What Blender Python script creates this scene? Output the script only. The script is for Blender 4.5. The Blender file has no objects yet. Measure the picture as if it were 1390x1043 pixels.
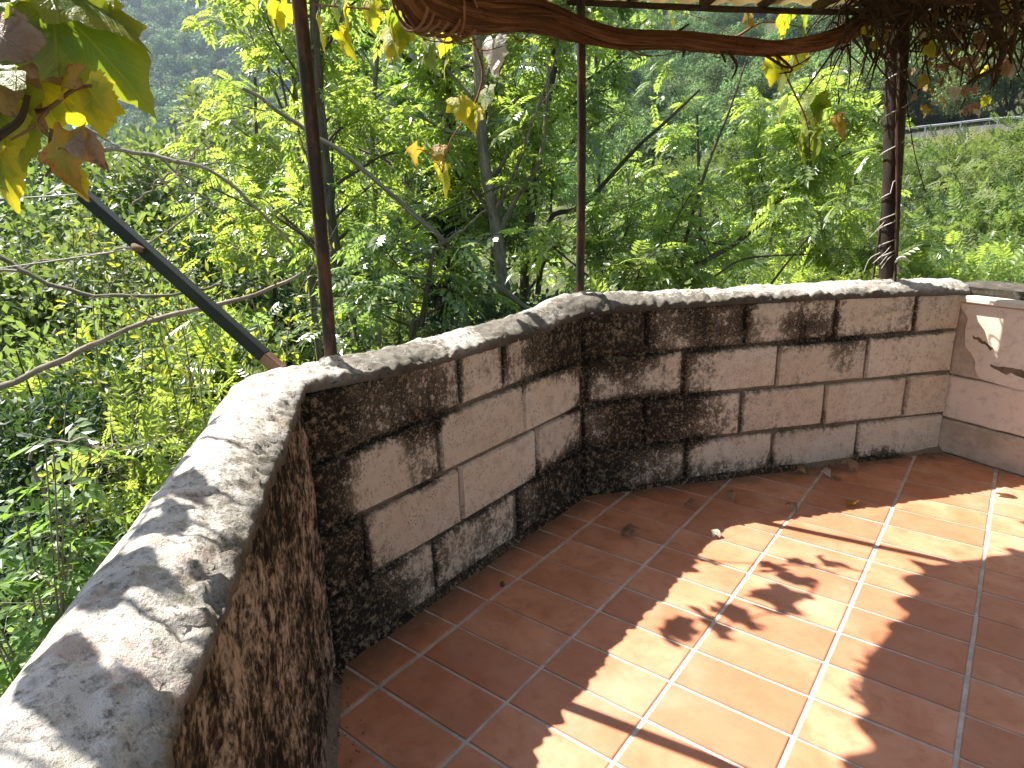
import bpy, bmesh, math, random
import numpy as np
from mathutils import Vector, Matrix, noise as mnoise

random.seed(7)
rng = np.random.default_rng(11)
scene = bpy.context.scene
col = scene.collection

# ------------------------------------------------------------------ camera
FOC, CX, CY, PW, PH = 882.72, 695.0, 521.5, 1390.0, 1043.0
PITCH, ROLL, YAW = math.radians(16.492), math.radians(-1.882), math.radians(-38.109)
CAM = np.array([1.18808, -1.36266, 1.25610])
_f = np.array([math.sin(YAW) * math.cos(PITCH), math.cos(YAW) * math.cos(PITCH), -math.sin(PITCH)])
_r = np.array([math.cos(YAW), -math.sin(YAW), 0.0])
_u = np.cross(_r, _f)
RIGHT = math.cos(ROLL) * _r + math.sin(ROLL) * _u
UP = -math.sin(ROLL) * _r + math.cos(ROLL) * _u
cam_data = bpy.data.cameras.new("camera")
cam_data.sensor_width = 36.0
cam_data.lens = FOC / PW * 36.0
cam_data.clip_start = 0.02
cam_data.clip_end = 6000.0
cam = bpy.data.objects.new("camera", cam_data)
col.objects.link(cam)
m3 = Matrix([[RIGHT[i], UP[i], -_f[i]] for i in range(3)])
cam.matrix_world = Matrix.Translation(Vector(CAM)) @ m3.to_4x4()
scene.camera = cam

# ------------------------------------------------------------------ sky, sun, exposure
SUN_EL = math.radians(53.0)
SUN_DIR = Vector((-0.9925 * math.cos(SUN_EL), -0.122 * math.cos(SUN_EL), math.sin(SUN_EL)))   # towards the sun
world = bpy.data.worlds.new("World")
scene.world = world
world.use_nodes = True
wn = world.node_tree.nodes
wl = world.node_tree.links
wn.clear()
w_out = wn.new("ShaderNodeOutputWorld")
w_bg = wn.new("ShaderNodeBackground")
w_sky = wn.new("ShaderNodeTexSky")
w_sky.sky_type = 'NISHITA'
w_sky.sun_disc = False
w_sky.sun_elevation = SUN_EL
w_sky.sun_rotation = math.atan2(SUN_DIR.x, SUN_DIR.y) % (2 * math.pi)
w_bg.inputs['Strength'].default_value = 0.08
wl.new(w_sky.outputs[0], w_bg.inputs['Color'])
wl.new(w_bg.outputs[0], w_out.inputs['Surface'])

sun_data = bpy.data.lights.new("sun", 'SUN')
sun_data.energy = 5.0
sun_data.angle = math.radians(0.5)
sun_data.color = (1.0, 0.95, 0.87)
sun = bpy.data.objects.new("sun", sun_data)
col.objects.link(sun)
sun.rotation_euler = SUN_DIR.to_track_quat('Z', 'Y').to_euler()
sun.location = (-6, 0, 12)

scene.view_settings.view_transform = 'Standard'
scene.view_settings.look = 'None'
scene.view_settings.exposure = 1.85
scene.view_settings.gamma = 1.0
scene.view_settings.use_curve_mapping = False
scene.cycles.max_bounces = 6
scene.cycles.diffuse_bounces = 4
scene.cycles.adaptive_threshold = 0.02
scene.cycles.transmission_bounces = 4
scene.cycles.transparent_max_bounces = 6
scene.cycles.volume_bounces = 0
scene.cycles.sample_clamp_indirect = 6.0
scene.cycles.use_denoising = True

# ------------------------------------------------------------------ helpers
FH = np.array([math.sin(YAW), math.cos(YAW)])          # horizontal view direction
RH = np.array([math.cos(YAW), -math.sin(YAW)])         # horizontal direction to the right


def ray(px, py):
    return RIGHT * ((px - CX) / FOC) + UP * ((CY - py) / FOC) + _f


def at(px, py, v):
    """World point seen near photo position (px, py), v metres ahead of the terrace viewpoint."""
    d = ray(px, py)
    return CAM + d * (v / float(d[0] * FH[0] + d[1] * FH[1]))


def uv_world(u, v):
    return CAM[:2] + RH * u + FH * v


def tag(o, label=None, cat=None, group=None, kind=None):
    if label: o["label"] = label
    if cat: o["category"] = cat
    if group: o["group"] = group
    if kind: o["kind"] = kind
    return o


def link(o, parent=None):
    col.objects.link(o)
    if parent is not None:
        o.parent = parent
    return o


def empty(name, loc=(0, 0, 0)):
    o = bpy.data.objects.new(name, None)
    o.location = loc
    o.empty_display_size = 0.1
    col.objects.link(o)
    return o


def obj(name, mesh, parent=None, loc=None):
    o = bpy.data.objects.new(name, mesh)
    if loc is not None: o.location = loc
    return link(o, parent)


def mesh_arrays(name, verts, faces, mat=None, smooth=False, uv=None):
    """verts (n,3), faces (m,k) arrays -> mesh."""
    verts = np.ascontiguousarray(verts, dtype=np.float32)
    faces = np.ascontiguousarray(faces, dtype=np.int32)
    me = bpy.data.meshes.new(name)
    n, (m, k) = len(verts), faces.shape
    me.vertices.add(n)
    me.vertices.foreach_set("co", verts.ravel())
    me.loops.add(m * k)
    me.loops.foreach_set("vertex_index", faces.ravel())
    me.polygons.add(m)
    me.polygons.foreach_set("loop_start", np.arange(0, m * k, k, dtype=np.int32))
    me.update(calc_edges=True)
    me.polygons.foreach_set("use_smooth", np.full(m, smooth, dtype=bool))
    if uv is not None:
        l = me.uv_layers.new(name="UVMap")
        l.data.foreach_set("uv", np.ascontiguousarray(uv[faces.ravel()], dtype=np.float32).ravel())
    if mat: me.materials.append(mat)
    me.validate()
    return me


def mesh_py(name, verts, faces, mat=None, smooth=False, uvs=None):
    me = bpy.data.meshes.new(name)
    me.from_pydata([tuple(v) for v in verts], [], [tuple(f) for f in faces])
    if uvs is not None:
        l = me.uv_layers.new(name="UVMap")
        for lp in me.loops:
            l.data[lp.index].uv = uvs[lp.vertex_index]
    if smooth:
        for p in me.polygons: p.use_smooth = True
    if mat: me.materials.append(mat)
    me.update()
    return me


def catmull(pts, n):
    """Smooth resampling of a polyline into n points."""
    P = np.asarray(pts, float)
    if len(P) == 2:
        t = np.linspace(0, 1, n)[:, None]
        return P[0] * (1 - t) + P[1] * t
    Q = np.vstack([2 * P[0] - P[1], P, 2 * P[-1] - P[-2]])
    out = []
    for t in np.linspace(0, len(P) - 1 - 1e-6, n):
        i = int(t); f = t - i
        a, b, c, d = Q[i], Q[i + 1], Q[i + 2], Q[i + 3]
        out.append(0.5 * ((2 * b) + (-a + c) * f + (2 * a - 5 * b + 4 * c - d) * f * f + (-a + 3 * b - 3 * c + d) * f ** 3))
    return np.array(out)


def tube(pts, radii, sides=6, voff=0, lump=0.0, twist=0.0):
    """Tube along pts -> verts, quad faces, uv."""
    P = np.asarray(pts, float)
    n = len(P)
    R = np.broadcast_to(np.asarray(radii, float), (n,))
    T = np.gradient(P, axis=0)
    T /= np.linalg.norm(T, axis=1)[:, None] + 1e-9
    ref = np.array([0.0, 0.0, 1.0]) if abs(T[:, 2]).mean() < 0.8 else np.array([1.0, 0.0, 0.0])
    A = np.cross(T, ref); A /= np.linalg.norm(A, axis=1)[:, None] + 1e-9
    B = np.cross(T, A)
    L = np.concatenate([[0], np.cumsum(np.linalg.norm(np.diff(P, axis=0), axis=1))])
    V = []; U = []
    for k in range(sides):
        a = 2 * math.pi * k / sides + twist * L
        rr = R.copy()
        if lump:
            rr = rr * (1 + lump * np.array([mnoise.noise(Vector((L[i] * 9, k * 1.9, 3.1))) for i in range(n)]))
        V.append(P + (np.cos(a) * rr)[:, None] * A + (np.sin(a) * rr)[:, None] * B)
        U.append(np.stack([L, np.full(n, k / sides)], 1))
    V = np.stack(V, 1).reshape(-1, 3); U = np.stack(U, 1).reshape(-1, 2)
    F = []
    for i in range(n - 1):
        for k in range(sides):
            k2 = (k + 1) % sides
            F.append((voff + i * sides + k, voff + i * sides + k2, voff + (i + 1) * sides + k2, voff + (i + 1) * sides + k))
    F.append(tuple([voff, voff + 1, voff + 2, voff + min(3, sides - 1)]) if sides >= 4 else (voff, voff + 1, voff + 2, voff + 2))
    F[-1] = F[-1] if sides >= 4 else F[-2]
    e = voff + (n - 1) * sides
    if sides >= 4:
        F.append((e + 3, e + 2, e + 1, e))
    return V, np.array(F, int), U


class Tubes:
    """Collects tubes into one mesh."""
    def __init__(s): s.V = []; s.F = []; s.U = []; s.n = 0
    def add(s, pts, radii, sides=6, **k):
        v, f, u = tube(pts, radii, sides, s.n, **k)
        s.V.append(v); s.F.append(f); s.U.append(u); s.n += len(v)
    def mesh(s, name, mat, smooth=True):
        return mesh_arrays(name, np.vstack(s.V), np.vstack(s.F), mat, smooth, np.vstack(s.U))


def box_mesh(name, sx, sy, sz, mat, bev=0.004, jit=0.0, seed=0, origin='center'):
    bm = bmesh.new()
    bmesh.ops.create_cube(bm, size=1.0)
    for v in bm.verts: v.co = Vector((v.co.x * sx, v.co.y * sy, v.co.z * sz))
    if bev: bmesh.ops.bevel(bm, geom=list(bm.edges), offset=bev, segments=1, affect='EDGES')
    rr = random.Random(seed)
    if jit:
        for v in bm.verts: v.co += Vector((rr.uniform(-jit, jit), rr.uniform(-jit, jit), rr.uniform(-jit, jit)))
    me = bpy.data.meshes.new(name); bm.to_mesh(me); bm.free()
    me.materials.append(mat)
    return me


class G:
    """Small node-material builder."""
    def __init__(s, name):
        s.mat = bpy.data.materials.new(name); s.mat.use_nodes = True
        s.nt = s.mat.node_tree; s.nt.nodes.clear()
        s.out = s.nt.nodes.new("ShaderNodeOutputMaterial")
    def n(s, typ, ins=None, **props):
        nd = s.nt.nodes.new("ShaderNode" + typ)
        for k, v in props.items(): setattr(nd, k, v)
        for k, v in (ins or {}).items():
            sock = nd.inputs[k]
            if isinstance(v, bpy.types.NodeSocket): s.nt.links.new(v, sock)
            elif isinstance(v, bpy.types.Node): s.nt.links.new(v.outputs[0], sock)
            else: sock.default_value = v
        return nd
    def math(s, op, a, b=None, c=None, clamp=False):
        ins = {0: a}
        if b is not None: ins[1] = b
        if c is not None: ins[2] = c
        return s.n("Math", ins, operation=op, use_clamp=clamp).outputs[0]
    def mix(s, fac, a, b, mode='MIX'):
        nd = s.n("MixRGB", {0: fac, 1: a, 2: b}, blend_type=mode)
        return nd.outputs[0]
    def noise(s, vec, scale, detail=4.0, rough=0.55, dist=0.0):
        return s.n("TexNoise", {'Vector': vec, 'Scale': scale, 'Detail': detail, 'Roughness': rough, 'Distortion': dist}).outputs[0]
    def mapping(s, vec, scale=(1, 1, 1), loc=(0, 0, 0), rot=(0, 0, 0)):
        return s.n("Mapping", {'Vector': vec, 'Scale': scale, 'Location': loc, 'Rotation': rot}).outputs[0]
    def step(s, v, lo, hi):
        return s.n("MapRange", {0: v, 1: lo, 2: hi}, interpolation_type='SMOOTHSTEP').outputs[0]
    def bump(s, h, strength=0.5, dist=0.01, normal=None):
        ins = {'Height': h, 'Strength': strength, 'Distance': dist}
        if normal is not None: ins['Normal'] = normal
        return s.n("Bump", ins).outputs[0]
    def bsdf(s, color, rough=0.8, normal=None, spec=0.3, **k):
        ins = {'Base Color': color, 'Roughness': rough, 'Specular IOR Level': spec}
        if normal is not None: ins['Normal'] = normal
        ins.update(k)
        return s.n("BsdfPrincipled", ins)
    def surface(s, node):
        s.nt.links.new(node.outputs[0], s.out.inputs['Surface'])
        return s.mat


def rgb(r, g, b): return (r, g, b, 1.0)


# ------------------------------------------------------------------ materials
def blob_sum(g, uv, blobs):
    """Sum of soft elliptical patches placed in wall coordinates (metres along the wall, height)."""
    tot = None
    for (s, z, rs, rz, a) in blobs:
        v = g.n("VectorMath", {0: uv, 1: (s, z, 0)}, operation='SUBTRACT').outputs[0]
        v = g.n("VectorMath", {0: v, 1: (1 / rs, 1 / rz, 0)}, operation='MULTIPLY').outputs[0]
        l = g.n("VectorMath", {0: v}, operation='LENGTH').outputs['Value']
        m = g.n("MapRange", {0: l, 1: 1.25, 2: 0.25, 3: 0.0, 4: a}, interpolation_type='SMOOTHSTEP').outputs[0]
        tot = m if tot is None else g.math('ADD', tot, m)
    return tot


# mould on the block wall: (metres along the wall from the bend, height, half width, half height, strength)
STAINS = [(-1.00, .70, .40, .17, .62), (-.25, .70, .38, .16, .60), (-.90, .50, .13, .16, .42), (-1.26, .40, .12, .7, .75),
          (-.80, .06, .75, .15, .42), (-1.20, .15, .22, .28, .45), (-.13, .10, .34, .22, .62), (.14, .70, .40, .2, .70),
          (.12, .45, .42, .22, .42), (.16, .12, .42, .20, .58), (.60, .72, .22, .15, .58), (.45, .28, .34, .14, .50),
          (.52, .50, .12, .14, .35), (1.02, .72, .18, .16, .40), (1.22, .52, .13, .14, .36), (.75, .02, .45, .09, .45),
          (1.45, .02, .18, .06, .5), (.30, .35, .3, .1, .3), (1.66, .72, .07, .25, .3),
          (-.70, .49, .2, .08, -.35), (-.25, .46, .22, .09, -.42), (-.95, .31, .2, .08, -.25), (.76, .50, .14, .09, -.35), (-.62, .30, .3, .09, -.3),
          (1.35, .3, .35, .25, -.12), (.95, .62, .5, .12, .26), (1.45, .68, .2, .14, .24), (1.1, .2, .5, .1, .2), (.9, .42, .3, .1, .15), (1.5, .45, .12, .3, .18), (-.55, .2, .5, .08, .2)]


def mat_block(name, mortar=False):
    g = G(name)
    uv = g.n("UVMap", uv_map="UVMap").outputs[0]
    pos = g.n("NewGeometry").outputs['Position']
    big = g.noise(pos, 7.0, 5, .6)
    mid = g.noise(pos, 21.0, 6, .72)
    fine = g.noise(pos, 62.0, 6, .75)
    grit = g.noise(pos, 200.0, 3, .65)
    drip = g.noise(g.mapping(pos, (30, 30, 4.5)), 1.0, 5, .68)
    bl = blob_sum(g, uv, STAINS)
    a = g.math('MULTIPLY_ADD', big, 0.5, bl)
    a = g.math('MULTIPLY_ADD', mid, 0.9, a)
    a = g.math('MULTIPLY_ADD', drip, 0.45, a)
    a = g.math('MULTIPLY_ADD', fine, 1.5, g.math('MULTIPLY_ADD', grit, .35, a))
    if not mortar:
        rim = g.n("SeparateXYZ", {0: g.n("UVMap", uv_map="Rim").outputs[0]}).outputs[0]
        a = g.math('MULTIPLY_ADD', g.math('POWER', rim, 2.5), .30, a)
    else:
        a = g.math('ADD', a, .25)
    m1 = g.step(a, 2.02, 2.50)
    m2 = g.step(a, 2.20, 2.50)
    speck = g.step(g.math('MULTIPLY_ADD', grit, .35, g.math('MULTIPLY_ADD', mid, .5, fine)), .90, 1.10)       # grain that keeps showing through the mould
    pits = g.step(g.n("TexVoronoi", {'Vector': pos, 'Scale': 110.0}).outputs['Distance'], 0.30, 0.12)
    pits = g.math('MULTIPLY', pits, g.step(g.noise(pos, 24.0, 3), .47, .60))
    hue = g.noise(pos, 3.3, 3)
    if mortar:
        base = g.mix(big, rgb(.17, .125, .085), rgb(.34, .26, .185))
    else:
        base = g.mix(g.step(hue, .35, .65), rgb(.77, .65, .51), rgb(.80, .72, .61))
        rnd = g.n("ObjectInfo").outputs['Random']
        base = g.mix(g.math('MULTIPLY', rnd, .45), base, rgb(.56, .47, .36))
    base = g.mix(g.math('MULTIPLY', g.step(mid, .46, .68), .45), base, rgb(.44, .34, .245))
    base = g.mix(g.math('MULTIPLY', g.step(fine, .54, .68), .55), base, rgb(.24, .18, .12))
    brown = g.mix(speck, rgb(.07, .052, .032), rgb(.42, .33, .225))
    black = g.mix(g.math('MULTIPLY', speck, .9), rgb(.009, .0075, .0055), rgb(.30, .235, .16))
    c = g.mix(g.math('MULTIPLY', m1, .75), base, brown)
    c = g.mix(g.math('MULTIPLY', m2, .93), c, black)
    c = g.mix(g.math('MULTIPLY', pits, .8), c, rgb(.05, .038, .026))
    h = g.math('MULTIPLY_ADD', fine, .8, g.math('MULTIPLY', grit, .35))
    h = g.math('SUBTRACT', h, g.math('MULTIPLY', pits, .6))
    nrm = g.bump(h, 1.0, .016)
    return g.surface(g.bsdf(c, .92, nrm, .15))


def mat_coping():
    g = G("coping_concrete")
    pos = g.n("NewGeometry").outputs['Position']
    big = g.noise(pos, 5.5, 5, .6)
    fine = g.noise(pos, 60.0, 6, .75)
    grit = g.noise(pos, 230.0, 3, .65)
    base = g.mix(g.step(big, .35, .68), rgb(.52, .485, .44), rgb(.42, .395, .36))
    base = g.mix(g.math('MULTIPLY', g.step(g.noise(pos, 13.0, 5, .7), .52, .66), .55), base, rgb(.36, .22, .165))
    base = g.mix(g.math('MULTIPLY', g.step(fine, .47, .64), .72), base, rgb(.16, .145, .125))
    base = g.mix(g.math('MULTIPLY', g.step(g.noise(pos, 9.0, 6, .75), .50, .68), .5), base, rgb(.20, .18, .155))
    base = g.mix(g.math('MULTIPLY', g.step(g.noise(pos, 120.0, 4, .7), .58, .70), .6), base, rgb(.08, .07, .06))
    lich = g.math('MULTIPLY', g.step(g.noise(pos, 16.0, 6, .75), .58, .66), .55)
    base = g.mix(lich, base, rgb(.20, .19, .10))
    white = g.math('MULTIPLY', g.step(g.noise(pos, 22.0, 6, .7), .60, .68), .6)
    base = g.mix(white, base, rgb(.62, .58, .53))
    # lichen-blackened stretches, then the worn edge towards the terrace
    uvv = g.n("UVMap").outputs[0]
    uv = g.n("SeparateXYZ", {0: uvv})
    dk = blob_sum(g, uvv, [(-.95, .35, .28, .5, .5), (-.42, .4, .26, .6, .55), (.02, .25, .3, .4, .5), (.45, .2, .5, .3, .4), (-1.9, .2, .6, .25, .3), (1.2, .1, .6, .2, .3)])
    dk = g.step(g.math('MULTIPLY_ADD', fine, .9, g.math('MULTIPLY_ADD', g.noise(pos, 18.0, 5, .7), .8, dk)), .98, 1.32)
    base = g.mix(g.math('MULTIPLY', dk, .8), base, rgb(.09, .08, .06))
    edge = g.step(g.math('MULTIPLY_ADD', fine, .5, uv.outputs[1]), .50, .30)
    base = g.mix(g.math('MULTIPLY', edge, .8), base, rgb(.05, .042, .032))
    h = g.math('MULTIPLY_ADD', fine, .8, g.math('MULTIPLY', grit, .4))
    return g.surface(g.bsdf(base, .95, g.bump(h, .8, .010), .12))


def mat_render_face():
    g = G("streaked_render")
    pos = g.n("NewGeometry").outputs['Position']
    fine = g.noise(pos, 55.0, 6, .72)
    drip = g.noise(g.mapping(pos, (20, 20, 6.5)), 1.0, 6, .72, 1.0)
    drip2 = g.noise(g.mapping(pos, (52, 52, 26.0)), 1.0, 6, .78, .5)
    big = g.noise(pos, 4.2, 4, .6)
    base = g.mix(g.step(big, .35, .65), rgb(.56, .44, .33), rgb(.42, .33, .235))
    a = g.math('MULTIPLY_ADD', drip2, .45, g.math('MULTIPLY', drip, .55))
    a = g.math('MULTIPLY_ADD', big, .55, a)
    a = g.math('MULTIPLY_ADD', g.noise(pos, 17.0, 6, .72), .9, a)
    a = g.math('MULTIPLY_ADD', fine, 1.1, a)
    c = g.mix(g.math('MULTIPLY', g.step(a, 1.50, 1.82), .85), base, rgb(.095, .066, .04))
    c = g.mix(g.math('MULTIPLY', g.step(a, 1.68, 1.93), .95), c, rgb(.016, .014, .011))
    pits = g.math('MULTIPLY', g.step(g.n("TexVoronoi", {'Vector': pos, 'Scale': 60.0}).outputs['Distance'], .34, .12), g.step(g.noise(pos, 20.0, 3), .5, .6))
    c = g.mix(g.math('MULTIPLY', pits, .8), c, rgb(.02, .016, .012))
    h = g.math('MULTIPLY_ADD', drip2, .6, g.math('MULTIPLY', fine, .8))
    h = g.math('SUBTRACT', h, pits)
    return g.surface(g.bsdf(c, .95, g.bump(h, 1.0, .016), .1))


def mat_tile():
    g = G("terracotta_tile")
    pos = g.n("NewGeometry").outputs['Position']
    rnd = g.n("ObjectInfo").outputs['Random']
    off = g.n("VectorMath", {0: pos, 1: g.n("CombineXYZ", {0: g.math('MULTIPLY', rnd, 31.0), 1: g.math('MULTIPLY', rnd, 17.0)}).outputs[0]}, operation='ADD').outputs[0]
    big = g.noise(off, 5.0, 5, .6, .6)
    mid = g.noise(off, 17.0, 5, .65)
    fine = g.noise(off, 90.0, 4, .7)
    c = g.mix(g.step(big, .3, .7), rgb(.41, .165, .082), rgb(.55, .265, .155))
    c = g.mix(g.math('MULTIPLY', g.step(mid, .45, .72), .55), c, rgb(.31, .115, .06))
    c = g.mix(g.math('MULTIPLY', g.math('SUBTRACT', rnd, .25), .85, clamp=True), c, rgb(.33, .125, .065))
    dust = g.math('MULTIPLY', g.step(g.noise(pos, 2.6, 5, .65), .50, .72), .30)
    c = g.mix(dust, c, rgb(.50, .36, .27))
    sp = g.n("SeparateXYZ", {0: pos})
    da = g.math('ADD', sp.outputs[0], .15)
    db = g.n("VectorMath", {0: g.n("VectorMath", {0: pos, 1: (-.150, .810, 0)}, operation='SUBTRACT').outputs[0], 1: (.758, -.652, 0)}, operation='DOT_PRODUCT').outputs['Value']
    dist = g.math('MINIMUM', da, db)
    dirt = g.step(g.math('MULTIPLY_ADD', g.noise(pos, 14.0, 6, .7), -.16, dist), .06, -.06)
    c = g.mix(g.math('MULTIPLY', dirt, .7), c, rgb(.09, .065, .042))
    spk = g.step(g.noise(pos, 62.0, 3, .7), .70, .76)
    c = g.mix(g.math('MULTIPLY', spk, .6), c, rgb(.10, .06, .04))
    scuff = g.math('MULTIPLY', g.step(g.noise(g.mapping(pos, (3, 11, 1), rot=(0, 0, .5)), 1.3, 6, .75), .62, .72), .30)
    c = g.mix(scuff, c, rgb(.55, .43, .35))
    rough = g.n("MapRange", {0: mid, 1: .3, 2: .7, 3: .38, 4: .62}).outputs[0]
    h = g.math('MULTIPLY_ADD', mid, .6, g.math('MULTIPLY', fine, .2))
    return g.surface(g.bsdf(c, rough, g.bump(h, .25, .004), .35))


def mat_simple(name, c1, c2, scale=8.0, rough=.85, bump=.4, bdist=.006, spec=.2, stretch=(1, 1, 1), detail=5.0, metallic=0.0, lo=.35, hi=.65):
    g = G(name)
    co = g.n("TexCoord").outputs['Object']
    v = g.mapping(co, stretch)
    a = g.noise(v, scale, detail, .62)
    b = g.noise(v, scale * 6, 4, .65)
    c = g.mix(g.step(a, lo, hi), rgb(*c1), rgb(*c2))
    c = g.mix(g.math('MULTIPLY', g.step(b, .5, .7), .35), c, rgb(c1[0] * .45, c1[1] * .45, c1[2] * .45))
    h = g.math('MULTIPLY_ADD', b, .5, a)
    return g.surface(g.bsdf(c, rough, g.bump(h, bump, bdist), spec, Metallic=metallic))


def mat_bark(name, c1, c2, su=6.0, sv=22.0, bdist=.01):
    g = G(name)
    uv = g.n("UVMap").outputs[0]
    # wrap-free: use position along the stem plus object position for the fine grain
    s = g.mapping(uv, (su, sv, 1))
    pos = g.n("TexCoord").outputs['Object']
    a = g.noise(s, 1.0, 6, .68, .5)
    b = g.noise(pos, 30.0, 5, .7)
    c = g.mix(g.step(a, .36, .66), rgb(*c1), rgb(*c2))
    c = g.mix(g.math('MULTIPLY', g.step(b, .52, .7), .45), c, rgb(c1[0] * .35, c1[1] * .35, c1[2] * .35))
    h = g.math('MULTIPLY_ADD', b, .4, a)
    return g.surface(g.bsdf(c, .9, g.bump(h, .9, bdist), .15))


def mat_leaf(name, cols, trans=0.42, tcol=None, rough=.42, spec=.5, patch=.8, patchcol=None, patchamt=.45, vary=(.88, 1.12)):
    """cols: three base colours picked per leaf; light also passes through the blade."""
    g = G(name)
    geo = g.n("NewGeometry")
    rnd = geo.outputs['Random Per Island']
    pos = geo.outputs['Position']
    ramp = g.n("ValToRGB", {0: rnd})
    r = ramp.color_ramp
    r.elements[0].position = 0.0; r.elements[0].color = rgb(*cols[0])
    r.elements[1].position = 1.0; r.elements[1].color = rgb(*cols[2])
    e = r.elements.new(.5); e.color = rgb(*cols[1])
    c = ramp.outputs[0]
    if patchcol:
        c = g.mix(g.math('MULTIPLY', g.step(g.noise(pos, patch, 3), .42, .66), patchamt), c, rgb(*patchcol))
    oi = g.n("ObjectInfo").outputs['Random']
    hsv = g.n("HueSaturation", {'Hue': g.n("MapRange", {0: oi, 3: .485, 4: .512}).outputs[0], 'Value': g.n("MapRange", {0: oi, 3: vary[0], 4: vary[1]}).outputs[0], 'Color': c})
    c = hsv.outputs[0]
    d = g.bsdf(c, rough, None, spec)
    tc = g.mix(.55, c, rgb(*(tcol or (.20, .30, .02))))
    tc = g.n("HueSaturation", {'Value': 1.75, 'Color': tc}).outputs[0]
    t = g.n("BsdfTranslucent", {'Color': tc})
    return g.surface(g.n("MixShader", {0: trans, 1: d.outputs[0], 2: t.outputs[0]}))


def mat_vine_leaf(name, green, edge, brown, amount, trans=.5, tcol=None):
    """Grape leaf: blade colour, yellowed margin, brown blotches, pale veins (leaf local coordinates)."""
    g = G(name)
    co = g.n("TexCoord").outputs['Object']
    uv = g.n("UVMap").outputs[0]
    oi = g.n("ObjectInfo").outputs['Random']
    off = g.n("VectorMath", {0: co, 1: g.n("CombineXYZ", {0: g.math('MULTIPLY', oi, 9.0), 1: g.math('MULTIPLY', oi, 5.0)}).outputs[0]}, operation='ADD').outputs[0]
    su = g.n("SeparateXYZ", {0: uv})
    n = g.noise(off, 2.2, 5, .6)
    e = g.math('MULTIPLY_ADD', n, .9, su.outputs[0])
    c = g.mix(g.step(e, .85, 1.25), rgb(*green), rgb(*edge))
    c = g.mix(g.step(g.math('MULTIPLY_ADD', g.noise(off, 4.2, 5, .65), 1.0, g.math('MULTIPLY', su.outputs[0], .45)), 1.02 - amount, 1.10 - amount), c, rgb(*brown))
    sc_ = g.n("SeparateXYZ", {0: co})
    ang = g.math('ARCTAN2', sc_.outputs[0], g.math('ADD', sc_.outputs[1], .02))
    rad_ = g.math('SQRT', g.math('ADD', g.math('MULTIPLY', sc_.outputs[0], sc_.outputs[0]), g.math('MULTIPLY', sc_.outputs[1], sc_.outputs[1])))
    vd = g.math('MULTIPLY', g.math('PINGPONG', ang, .375), rad_)
    vein = g.step(g.math('MULTIPLY_ADD', g.noise(off, 20.0, 2), .012, vd), .022, .010)
    side = g.step(g.math('PINGPONG', g.math('MULTIPLY_ADD', vd, 1.6, g.math('MULTIPLY', rad_, -1.0)), .055), .010, .003)
    vein = g.math('MAXIMUM', vein, g.math('MULTIPLY', side, .5))
    c = g.mix(g.math('MULTIPLY', vein, .55), c, rgb(min(1, edge[0] * 1.2), min(1, edge[1] * 1.2), edge[2] * 1.4))
    h = g.math('MULTIPLY_ADD', g.noise(off, 14.0, 4), .4, g.math('MULTIPLY', vein, .8))
    d = g.bsdf(c, .45, g.bump(h, .5, .02), .45)
    tc = g.mix(.35, c, rgb(*(tcol or (.45, .55, .03))))
    tc = g.n("HueSaturation", {'Value': 1.35, 'Color': tc}).outputs[0]
    t = g.n("BsdfTranslucent", {'Color': tc})
    return g.surface(g.n("MixShader", {0: trans, 1: d.outputs[0], 2: t.outputs[0]}))


M_BLOCK = mat_block("limewashed_block")
M_MORTAR = mat_block("mortar", True)
M_COPING = mat_coping()
M_FACE = mat_render_face()
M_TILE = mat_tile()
M_GROUT = mat_simple("grout", (.50, .47, .43), (.37, .34, .31), 14, .95, .5, .003)
M_PLASTER = mat_simple("cream_plaster", (.72, .60, .49), (.76, .66, .56), 5, .9, .25, .004)
M_RAWWALL = mat_simple("bare_cement", (.56, .46, .36), (.40, .32, .24), 9, .95, .7, .008)
M_CHIP = mat_simple("chipped_plaster", (.22, .16, .11), (.12, .09, .06), 20, .95, .8, .008)
M_LEDGE = mat_simple("white_ledge", (.60, .54, .48), (.52, .46, .40), 7, .9, .3, .004)
M_BASE = mat_simple("terrace_concrete", (.32, .28, .24), (.22, .2, .17), 2, .95, .6, .02)
M_RUST = mat_simple("rusty_pipe", (.016, .010, .008), (.085, .034, .018), 30, .62, .5, .002, .4, (1, 1, .35), lo=.45, hi=.62)
M_RUST3 = mat_simple("dark_post", (.016, .012, .009), (.045, .031, .022), 18, .8, .8, .004, .25, (1, 1, .2))
M_GREENWOOD = mat_simple("green_painted_wood", (.008, .012, .008), (.018, .022, .013), 16, .6, .5, .003, .35, (1, 1, .25))
M_RAWWOOD = mat_simple("bare_wood", (.12, .068, .04), (.20, .12, .075), 16, .85, .5, .003, .2, (1, 1, .2))
M_RAFTER = mat_simple("rafter_wood", (.055, .04, .026), (.10, .075, .05), 12, .9, .5, .003, .15, (1, 6, 6))
M_WIRE = mat_simple("pale_wire", (.34, .31, .28), (.45, .42, .38), 30, .6, .2, .001, .4)
M_BARKVINE = mat_bark("vine_bark", (.085, .030, .016), (.24, .115, .058), 5, 26, .008)
M_BARKSTRIP = mat_bark("peeling_bark", (.14, .065, .035), (.33, .19, .11), 5, 6, .004)
M_BARKDARK = mat_bark("dark_twig_bark", (.035, .022, .015), (.085, .055, .038), 8, 6, .003)
M_TWIG = mat_bark("grey_twig_bark", (.18, .145, .11), (.34, .285, .225), 8, 5, .003)
M_ASHBARK = mat_bark("ash_bark", (.13, .115, .075), (.26, .235, .165), 5, 6, .008)
M_DARKBARK = mat_bark("brown_bark", (.060, .050, .034), (.13, .11, .075), 5, 6, .008)

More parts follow.
